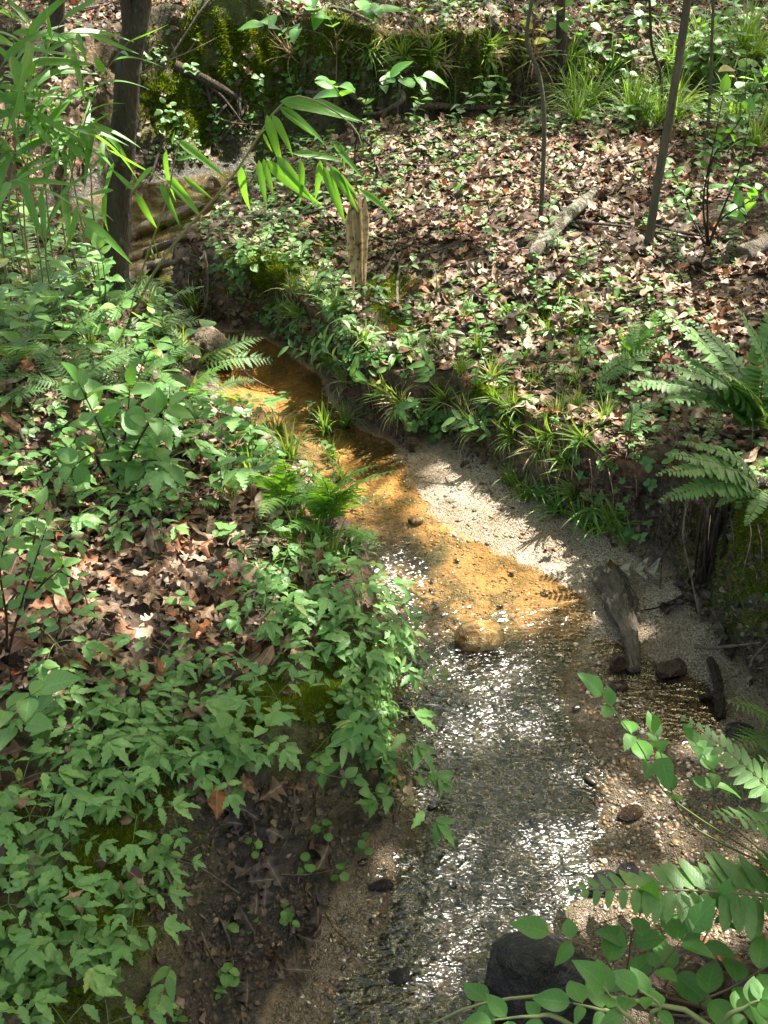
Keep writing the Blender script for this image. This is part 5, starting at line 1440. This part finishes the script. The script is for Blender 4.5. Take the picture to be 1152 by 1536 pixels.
# thin-twig seedlings with a few broad leaves, upper middle
b, _ = G(533, 265)
shrub('slim twig with a flat spray of broad leaves before the dark undercut', 'sapling', b, [[b, aty(533, 220, b.y), aty(545, 165, b.y), aty(583, 118, b.y)], [aty(533, 205, b.y), aty(520, 160, b.y), aty(500, 128, b.y - .1)], [aty(533, 215, b.y), aty(560, 130, b.y), aty(630, 115, b.y)]], [2, 2, 3], .17, SLM, 'stick_dark', None, .95, .006, 'seedling_tree', .6)
b, _ = G(500, 175)
shrub('slim twig with pale broad leaves catching light at the picture top', 'sapling', b, [[b, aty(505, 100, b.y), aty(500, 40, b.y), aty(470, 10, b.y)], [aty(503, 80, b.y), aty(480, 50, b.y - .1), aty(400, 38, b.y - .2)], [aty(503, 60, b.y), aty(530, 20, b.y), aty(560, 15, b.y)]], [4, 2, 3], .22, SLM, 'stick', None, .95, .007, 'seedling_tree', .6)
b, _ = G(790, 165)
shrub('thin twig with a few lemon-yellow leaves before the slender tree', 'sapling', b, [[b, aty(785, 110, b.y), aty(770, 60, b.y), aty(745, 30, b.y)], [b, aty(795, 110, b.y), aty(800, 50, b.y), aty(810, -10, b.y)]], [4, 4], .13, [SL[0].mesh('leaf', M['yellow']), SL[1].mesh('leaf', M['yellow']), SLM[2]], 'stick', None, .95, .005, 'seedling_tree', .5)
b, _ = G(150, 480)
shrub('tall soft green stem with heart-shaped leaves by the trunk foot', 'herb', b, [[b, aty(150, 440, b.y), aty(147, 400, b.y), aty(140, 362, b.y)], [b, aty(158, 440, b.y - .1), aty(155, 400, b.y - .1), aty(150, 375, b.y - .1)]], [4, 4], .11, SLD, 'stem', None, .4, .005, 'leafy_stem', .15)

# ------------------------------------------------------------------ cane
CL = [leaf(1, .075, w_blade, 12, 1, .4, d, 0, 0, s) for s, d in [(1, .15), (2, .4), (3, .7), (4, -.05), (5, .25)]]
CLM = [l.mesh('leaf', M['cane']) for l in CL]
def cane(label, base, pts, nleaf, L, r=.005, group=None, grow=.4, droop=.5, dead=False):
    base = Vector(base)
    t = thing('cane', label, 'cane', Matrix.Translation(base), group)
    c = curve([Vector(p) - base for p in pts], 18)
    ob('culm', tube(MB(), c, [r * (1 - .75 * i / 17) for i in range(18)], 6).mesh('culm', M['culm']), t)
    for k in range(nleaf):
        u = grow + (1 - grow) * (k + .7) / nleaf; i = min(16, int(u * 17)); p = c[i].lerp(c[i + 1], min(1, u * 17 - i))
        d = (c[i + 1] - c[i]).normalized(); side = d.cross(Vector((random.uniform(-.3, .3), random.uniform(-.3, .3), 1))).normalized() * (1 if k % 2 else -1)
        ax = side * random.uniform(.3, .9) + d * random.uniform(.4, 1) + Vector((0, 0, random.uniform(-1, .35) * droop))
        ob('leaf', random.choice(CLM), t, mat_axes(ax, Vector((random.gauss(0, .4), random.gauss(0, .4) - .4, 1)), p, L * random.uniform(.65, 1.2)))
    return t
b, _ = G(198, 470)
b2_, _ = G(160, 470)
cane('long arching cane whose drooping leaf fan hangs before the sunlit flat', b, [b, aty(250, 380, b.y - .5), aty(345, 270, b.y - .8), aty(420, 158, b.y - .9), aty(470, 150, b.y - .95), aty(530, 190, b.y - 1), aty(545, 230, b.y - 1)], 0, .2, .006)
# its leaves are placed one by one
arch = bpy.data.objects['cane']
def hang(px, py, qx, qy, Y, w=1.0, root=None, up=(0, -.8, .6), dy=0.0):
    a = aty(px, py, Y); e = aty(qx, qy, Y + dy); r = arch.matrix_world.translation if root is None else root
    d = e - a
    o = ob('leaf', random.choice(CLM[:2] + CLM[3:]), arch if root is None else None, None)
    Mx = mat_axes(d, Vector(up) + Vector((random.gauss(0, .25), 0, 0)), a - Vector(b), d.length)
    o.matrix_local = Mx @ Matrix.Diagonal((1, w, 1, 1))
Yc = b.y - .93
for l in [(408, 172, 445, 235), (420, 160, 470, 205), (400, 240, 480, 318), (415, 235, 470, 300), (480, 240, 475, 305), (485, 250, 522, 340), (495, 248, 540, 320), (500, 255, 545, 300), (395, 238, 412, 300), (362, 250, 366, 325), (388, 240, 400, 315), (420, 160, 500, 212), (420, 152, 540, 165),
          (500, 215, 545, 270), (440, 230, 520, 232), (395, 200, 408, 232), (385, 205, 398, 190), (400, 172, 425, 258), (540, 285, 600, 322), (450, 240, 458, 312), (470, 150, 545, 185), (510, 215, 522, 258)]:
    hang(*l, Yc, random.uniform(.9, 1.3))
b, _ = G(205, 450)
arch = cane('leaning cane crossing in front of the dark trunk, broad leaves at its bend', b, [b, aty(215, 400, b.y - .3), aty(250, 300, b.y - .6), aty(262, 240, b.y - .65), aty(285, 170, b.y - .7)], 0, .2, .005)
Yc = b.y - .62
for l in [(265, 210, 345, 265), (250, 225, 248, 305), (258, 215, 262, 195), (250, 270, 310, 325), (255, 265, 290, 305), (240, 275, 270, 340), (205, 290, 235, 350), (160, 290, 145, 350), (170, 285, 125, 292), (265, 240, 300, 230), (230, 250, 190, 285), (200, 270, 186, 285), (275, 265, 320, 300), (200, 285, 165, 250)]:
    hang(*l, Yc, random.uniform(.9, 1.3))
CANES = [(60, 470, [(58, 380), (40, 250), (60, 130), (130, 20)], 9), (100, 460, [(105, 380), (90, 250), (70, 120), (60, 30)], 10), (130, 440, [(130, 340), (150, 220), (190, 120), (240, 60)], 9), (20, 470, [(15, 350), (0, 220), (10, 110), (70, 60)], 10),
    (80, 430, [(85, 320), (110, 200), (120, 110), (60, 30)], 8), (150, 450, [(155, 330), (130, 230), (90, 190), (20, 170)], 9), (40, 440, [(30, 320), (50, 220), (110, 190), (170, 200)], 9), (110, 430, [(120, 300), (150, 200), (180, 190), (215, 250)], 8),
    (-40, 450, [(-40, 320), (-30, 200), (0, 150), (60, 170)], 10), (70, 470, [(75, 330), (60, 250), (30, 230), (-30, 280)], 9), (170, 440, [(178, 330), (170, 250), (140, 200), (100, 210)], 8), (0, 430, [(0, 300), (20, 180), (60, 90), (110, 50)], 9), (90, 480, [(95, 400), (100, 330), (130, 290), (160, 330)], 7), (-20, 480, [(-10, 380), (10, 300), (40, 270), (90, 290)], 8),
    (50, 450, [(55, 300), (80, 160), (110, 60), (170, 50)], 9), (10, 450, [(15, 270), (40, 130), (35, 40), (20, -40)], 9)]
cl = []
for k, (px, py, via, n) in enumerate(CANES):
    b, _ = G(px, py)
    cl.append(cane(None, b, [b] + [aty(x * .86 - 12, y, b.y - .08 * i - .1) for i, (x, y) in enumerate(via)], n, .235, .0045, None, .42, .6))
bpy.context.view_layer.update()
name_rows(cl, 'green cane in the thicket', 'cane', 'canes in the thicket', 8)
# dry cane sheath hanging by the arching cane
mb = MB(); q = random.Random(12)
b, n = G(541, 452)
for i in range(16):
    x0 = q.uniform(-13, 15); a0 = aty(535 + x0, q.uniform(290, 320), b.y - .05); e0 = aty(540 + x0 * .7, q.uniform(400, 450), b.y - .02)
    mb.addm(leaf(1, q.uniform(.025, .05), w_blade, 8, 1, .6, .02, 0, .2, i), mat_axes(e0 - a0, (q.uniform(-.5, .5), -1, .1), a0 - b, (e0 - a0).length))
tube(mb, [(0, 0, -.03), aty(545, 380, b.y) - b, aty(538, 295, b.y - .03) - b], [.010, .009, .006], 7)
tag(ob('dead_cane', mb.mesh('dead_cane', M['straw']), None, Matrix.Translation(b)), 'straw-coloured dead cane stub with peeling sheaths on the bank edge', 'dead cane')

# ------------------------------------------------------------------ logs, sticks, roots, vines
def log_mesh(pts, rad, mat, sides=18, n=40, rough=.22, seed=1, ends=True, flat=1.0):
    from mathutils import noise as mnz
    c = curve(pts, n); V = []; UV = []
    off = Vector((seed * 2.3, seed, seed * .7))
    for i, p in enumerate(c):
        t = (c[min(i + 1, n - 1)] - c[max(i - 1, 0)]).normalized()
        a = t.cross(Vector((0, 0, 1)));
        if a.length < .2: a = t.cross(Vector((1, 0, 0)))
        a.normalize(); b = a.cross(t)
        u = i / (n - 1) * (len(rad) - 1); j = min(int(u), len(rad) - 2); r = rad[j] + (rad[j + 1] - rad[j]) * (u - j)
        for k in range(sides):
            th = 6.28318 * k / sides
            q = Vector((math.cos(th) * 1.3, math.sin(th) * 1.3, 0))
            f = 1 + rough * mnz.noise(q * 1.2 + off + Vector((0, 0, i * .10))) + rough * .7 * mnz.noise(q * 4 + off + Vector((0, 0, i * .05))) + rough * .3 * mnz.noise(q * 9 + off + Vector((0, 0, i * .35)))
            if ends and (i == 0 or i == n - 1): f *= .75
            e = t * (r * .5 * mnz.noise(q * 3 + off)) if ends and i in (0, n - 1, 1, n - 2) else Vector((0, 0, 0))
            V.append(p + (a * math.cos(th) + b * math.sin(th) * flat) * r * f + e); UV.append((i / n, k / sides))
    Q = [(i * sides + k, i * sides + (k + 1) % sides, (i + 1) * sides + (k + 1) % sides, (i + 1) * sides + k) for i in range(n - 1) for k in range(sides)]
    m = len(V); V += [c[0], c[-1]]; UV += [(0, 0), (1, 0)]
    T = [(m, (k + 1) % sides, k) for k in range(sides)] + [(m + 1, (n - 1) * sides + k, (n - 1) * sides + (k + 1) % sides) for k in range(sides)]
    return MB().add([tuple(v) for v in V], Q, T, UV).mesh('log', M[mat])

def log(name, label, cat, pts, rad, mat, lift=None, **kw):
    """pts: pixels whose ground points the piece lies on"""
    P_ = []
    for i, pt in enumerate(pts):
        p, n = G(pt[0], pt[1])
        P_.append(p + Vector((0, 0, (rad[min(i, len(rad) - 1)] * .55 if lift is None else lift) + (pt[2] if len(pt) > 2 else 0))))
    o = P_[len(P_) // 2].copy()
    return tag(ob(name, log_mesh([p - o for p in P_], rad, mat, **kw), None, Matrix.Translation(o)), label, cat)
log('fallen_log', 'lichen-covered fallen log lying in the sunlit litter', 'log', [(893, 298), (868, 322), (842, 345), (818, 375), (797, 402)], [.018, .030, .034, .033, .030], 'lichen_log', lift=.05, seed=3, rough=.35)
log('driftwood', 'weathered grey driftwood log lying on the sand beside the stream', 'driftwood', [(905, 858), (917, 890), (930, 925), (944, 965), (950, 1015)], [.024, .046, .044, .050, .036, .024, .016, .018], 'drift', seed=5, rough=.55, n=70, sides=28, flat=.75)
log('rotten_log', 'short rotten log with a pale top, stuck in the bank above the orange pool', 'log', [(292, 540, .06), (320, 545, .05), (352, 556, .02)], [.06, .075, .065, .035], 'rotten', seed=7, rough=.5)
log('fallen_branch', 'pale barkless branch lying across the upper stream', 'branch', [(176, 402, .03), (225, 388, .03), (284, 372, .05)], [.020, .026, .022, .014], 'stick', seed=8)
log('fallen_branch', 'short splintered branch below the pale one in the upper stream', 'branch', [(186, 428, .01), (230, 412, .03), (268, 408, .04)], [.03, .034, .026, .012], 'rotten', seed=9)
log('fallen_log', 'grey half-sunk log along the edge of the upper pool', 'log', [(190, 362), (240, 342), (300, 312)], [.05, .06, .045], 'drift', seed=10, flat=.6)
log('fallen_branch', 'thin mossy branch lying along the far edge of the flat', 'branch', [(560, 182, .02), (640, 172, .04), (720, 168, .02), (930, 166, .02)], [.02, .026, .02, .012], 'root', seed=11)
log('fallen_branch', 'bent grey branch lying up the far slope', 'branch', [(728, 0), (740, 30), (742, 60)], [.03, .04, .03], 'drift', seed=13)
log('waterlogged_branch', 'black twisted waterlogged branch standing in the little side pool', 'branch', [(1062, 1000, .03), (1075, 1038, .02), (1078, 1062, .0)], [.010, .016, .012, .006], 'stick_dark', seed=14, rough=.5)
log('waterlogged_branch', 'black knobbly branch end lying below the twisted one in the side pool', 'branch', [(1048, 1052, .01), (1072, 1056, .02), (1082, 1080, .0)], [.008, .016, .012], 'stick_dark', seed=15, rough=.5)
log('fallen_log', 'dark log half buried in the litter at the frame edge past the shrub', 'log', [(1110, 395), (1150, 380), (1230, 365)], [.05, .06, .06], 'drift', seed=16)

def strand(name, label, cat, pts, r, mat, group=None, sides=6, n=16, tw=.004):
    """pts: (px, py, metres in front of the ground seen there)"""
    P_ = []
    for px, py, off in pts:
        g, nn_ = G(px, py); d = ray(px, py).normalized()
        P_.append(g - d * off + Vector((random.gauss(0, tw), 0, random.gauss(0, tw))))
    o = P_[0].copy(); c = curve([p - o for p in P_], n)
    return tag(ob(name, tube(MB(), c, [r * (1 - .6 * i / (n - 1)) for i in range(n)], sides, 0, .25).mesh(name, M[mat]), None, Matrix.Translation(o)), label, cat, group)
strand('root', 'thick mossy root slanting down the far bank under the moss cushion', 'root', [(262, 96, .03), (300, 115, .05), (340, 138, .05), (375, 160, .02)], .040, 'root', n=20, sides=10)
ROOTS = [[(300, 122, .02), (330, 142, .08), (352, 168, .1), (375, 202, .04)], [(355, 140, .03), (358, 165, .08), (352, 200, .04)], [(300, 135, .02), (335, 160, .06), (350, 178, .05)], [(372, 160, .05), (350, 190, .08), (330, 215, .03)], [(330, 180, .05), (360, 185, .08), (395, 188, .04)],
    [(362, 130, .02), (360, 160, .1), (362, 175, .08)], [(245, 210, .02), (232, 250, .08), (225, 270, .03)], [(420, 170, .02), (400, 195, .05), (380, 215, .02)], [(345, 150, .05), (325, 175, .08), (310, 210, .02)], [(310, 120, .02), (318, 160, .06), (340, 200, .04)]]
rl = [strand('root', None, None, r, .013, 'root') for r in ROOTS]
bpy.context.view_layer.update()
name_rows(rl, 'bare thin root hanging in the hollow of the far bank', 'root', 'thin roots in the far bank hollow', 10)
strand('root', 'pale arched root under the long far bank, nearest the hollow', 'root', [(470, 145, .05), (505, 128, .12), (540, 152, .1), (552, 160, .02)], .022, 'stick', n=18)
strand('root', 'thick pale root reaching out of the dark undercut', 'root', [(600, 138, .02), (605, 150, .15), (570, 168, .15), (545, 172, .05)], .024, 'stick', n=18)
strand('root', 'low pale root lying along the undercut foot', 'root', [(460, 138, .05), (500, 140, .1), (530, 130, .05)], .016, 'stick')
strand('dead_branch', 'thin pale forked branch in the air before the mossy overhang', 'branch', [(205, 113, .9), (250, 92, .9), (290, 75, .9), (330, 55, .8)], .006, 'stick')
strand('dead_branch', 'short side twig of the pale branch before the moss', 'branch', [(262, 87, .9), (262, 75, .9), (255, 64, .9)], .004, 'stick')
strand('dead_branch', 'upright pale twig at the moss beside the forked branch', 'branch', [(277, 82, .85), (290, 68, .85), (295, 56, .85)], .004, 'stick')
strand('vine', 'bare vine hanging in a long curve down the fern bank', 'vine', [(1032, 748, .06), (1026, 800, .10), (1035, 860, .08), (1052, 935, .03)], .0055, 'stick')
strand('vine', 'thin dark rootlet sloping from the fern bank to the driftwood', 'vine', [(1052, 850, .05), (1030, 885, .05), (990, 910, .03), (962, 916, .01)], .005, 'stick_dark')
strand('vine', 'straight brown rootlet from the bank-foot grass to the sand', 'vine', [(1000, 765, .05), (985, 800, .06), (962, 842, .02)], .004, 'root')
strand('root', 'horizontal root over the little side pool', 'root', [(1040, 968, .05), (1070, 970, .06), (1110, 966, .05), (1140, 966, .03)], .0075, 'stick')
strand('root', 'root bending up the bank at the end of the horizontal root', 'root', [(1125, 1000, .05), (1130, 985, .05), (1152, 958, .05)], .006, 'stick')
strand('vine', 'pale rootlet against the bank between fern and driftwood', 'vine', [(1020, 745, .06), (1012, 790, .06), (995, 840, .05), (990, 880, .02)], .004, 'root')
strand('vine', 'thin vine dangling over the cut bank point', 'vine', [(308, 380, .05), (312, 420, .05), (308, 465, .04), (290, 478, .03)], .007, 'stick')
strand('fallen_branch', 'thin stick lying across the water under the cut bank', 'branch', [(285, 492, .03), (330, 498, .08), (405, 496, .05)], .010, 'stick')
strand('fallen_branch', 'pale crooked stick dipping into the orange pool from the rotten log', 'branch', [(308, 515, .15), (345, 545, .15), (385, 570, .1), (415, 585, .0)], .008, 'stick')
MUD = [[(560, 1160, .04), (585, 1190, .05), (640, 1240, .02)], [(420, 1310, .02), (470, 1312, .03), (560, 1290, .02)], [(330, 1380, .02), (350, 1430, .03), (345, 1480, .01)], [(480, 1350, .02), (500, 1390, .02), (540, 1430, .01)],
    [(440, 1180, .02), (435, 1230, .03), (415, 1290, .01)], [(300, 1400, .02), (330, 1450, .02), (380, 1490, .01)], [(400, 1410, .02), (430, 1450, .02), (455, 1490, .01)], [(270, 1400, .02), (320, 1440, .03), (420, 1420, .01)], [(445, 1400, .02), (448, 1440, .03), (446, 1480, .01)], [(500, 1100, .03), (520, 1150, .04), (570, 1200, .02)],
    [(360, 1340, .02), (300, 1300, .03), (260, 1290, .02)], [(590, 1200, .03), (600, 1230, .03), (618, 1262, .01)], [(250, 1310, .02), (265, 1350, .03), (262, 1400, .02)], [(470, 1180, .03), (475, 1210, .03), (470, 1235, .01)], [(340, 1250, .02), (420, 1260, .03), (500, 1235, .02)]]
ml = [strand('rootlet', None, None, r, .0022, random.choice(['stick', 'root', 'stick_dark'])) for r in MUD]
bpy.context.view_layer.update()
name_rows(ml, 'thin rootlet trailing down the bare mud face', 'root', 'rootlets on the mud face', 8)
HANG = []
q = random.Random(33)
for i in range(46):
    px, py = q.choice([(q.uniform(480, 760), 0), (q.uniform(760, 1000), 1), (q.uniform(1000, 1150), 2), (q.uniform(260, 480), 3)])
    y0 = {0: 545 + (px - 480) * .32, 1: 640 + (px - 760) * .4, 2: 745 + (px - 1000) * .3, 3: 400 + (px - 260) * .45}[py]
    HANG.append([(px, y0, .05), (px + q.uniform(-6, 6), y0 + q.uniform(20, 40), .07), (px + q.uniform(-12, 12), y0 + q.uniform(45, 90), .03)])
hl = [strand('rootlet', None, None, r, .0022, random.choice(['stick', 'root', 'straw']), n=8, sides=4) for r in HANG]
bpy.context.view_layer.update()
name_rows(hl, 'hanging rootlet at the undercut lip across the stream', 'root', 'rootlets under the far lip', 16)

def twigs(poly, n, desc, group, L=(.15, .5), r=.0045, mats=('stick', 'stick_dark', 'drift')):
    out = []
    for j in pick(poly, n, .12):
        l = random.uniform(*L); a = random.uniform(0, 6.28); pts = []
        for k in range(4):
            x = PP[j, 0] + math.cos(a) * l * (k / 3 - .5) + random.gauss(0, .012); y = PP[j, 1] + math.sin(a) * l * (k / 3 - .5) + random.gauss(0, .012)
            g, _ = drop(x, y); pts.append(g + Vector((0, 0, .022 + random.uniform(0, .012))))
        o = Vector(PP[j]); c = curve([p - o for p in pts], 10); rr = r * random.uniform(.6, 1.4)
        mb = tube(MB(), c, [rr * (1 - .06 * i) for i in range(10)], 5, 0, .2)
        if random.random() < .5:
            s = c[5]; d = (c[9] - c[0]).normalized(); e = s + d * l * .2 + d.cross(Vector((0, 0, 1))) * l * .15 + Vector((0, 0, .03)); tube(mb, [s, s.lerp(e, .5), e], [rr * .5, rr * .4, rr * .2], 4)
        out.append(ob('twig', mb.mesh('twig', M[random.choice(mats)]), None, Matrix.Translation(o)))
    bpy.context.view_layer.update()
    name_rows(out, desc, 'twig', group, 12)
twigs([(440, 300), (640, 190), (1150, 230), (1150, 430), (600, 440)], 44, 'dry twig in the litter of the flat', 'twigs on the flat', (.25, .9), .007)
twigs(z4, 20, 'dry twig in the near leaf heap', 'twigs in the near leaf heap', (.12, .35), .0035)
twigs([(0, 620), (300, 660), (300, 790), (0, 790)], 14, 'dead twig under the broad-leaved shrub', 'twigs under the shrub', (.15, .45), .005)
twigs([(560, 430), (960, 440), (1000, 600), (740, 600)], 16, 'thin twig among the bank-top grass', 'twigs on the bank top', (.12, .35), .004)
twigs([(0, 0), (1152, 0), (1152, 60), (0, 60)], 26, 'dead stick lying on the far slope', 'sticks on the far slope', (.4, 1.4), .014)
strand('fallen_branch', 'crooked twig lying down the near mossy slope among the toothed herbs', 'branch', [(65, 1108, .03), (95, 1150, .03), (130, 1182, .03)], .0045, 'stick')
strand('fallen_branch', 'long dark stick leaning along the slope above the leaf heap', 'branch', [(80, 790, .03), (130, 815, .04), (190, 870, .03)], .006, 'stick_dark')
strand('fallen_branch', 'pale stick crossing the leaf litter beneath the tilted sapling', 'branch', [(905, 170, .03), (930, 240, .05), (965, 275, .03)], .010, 'stick')
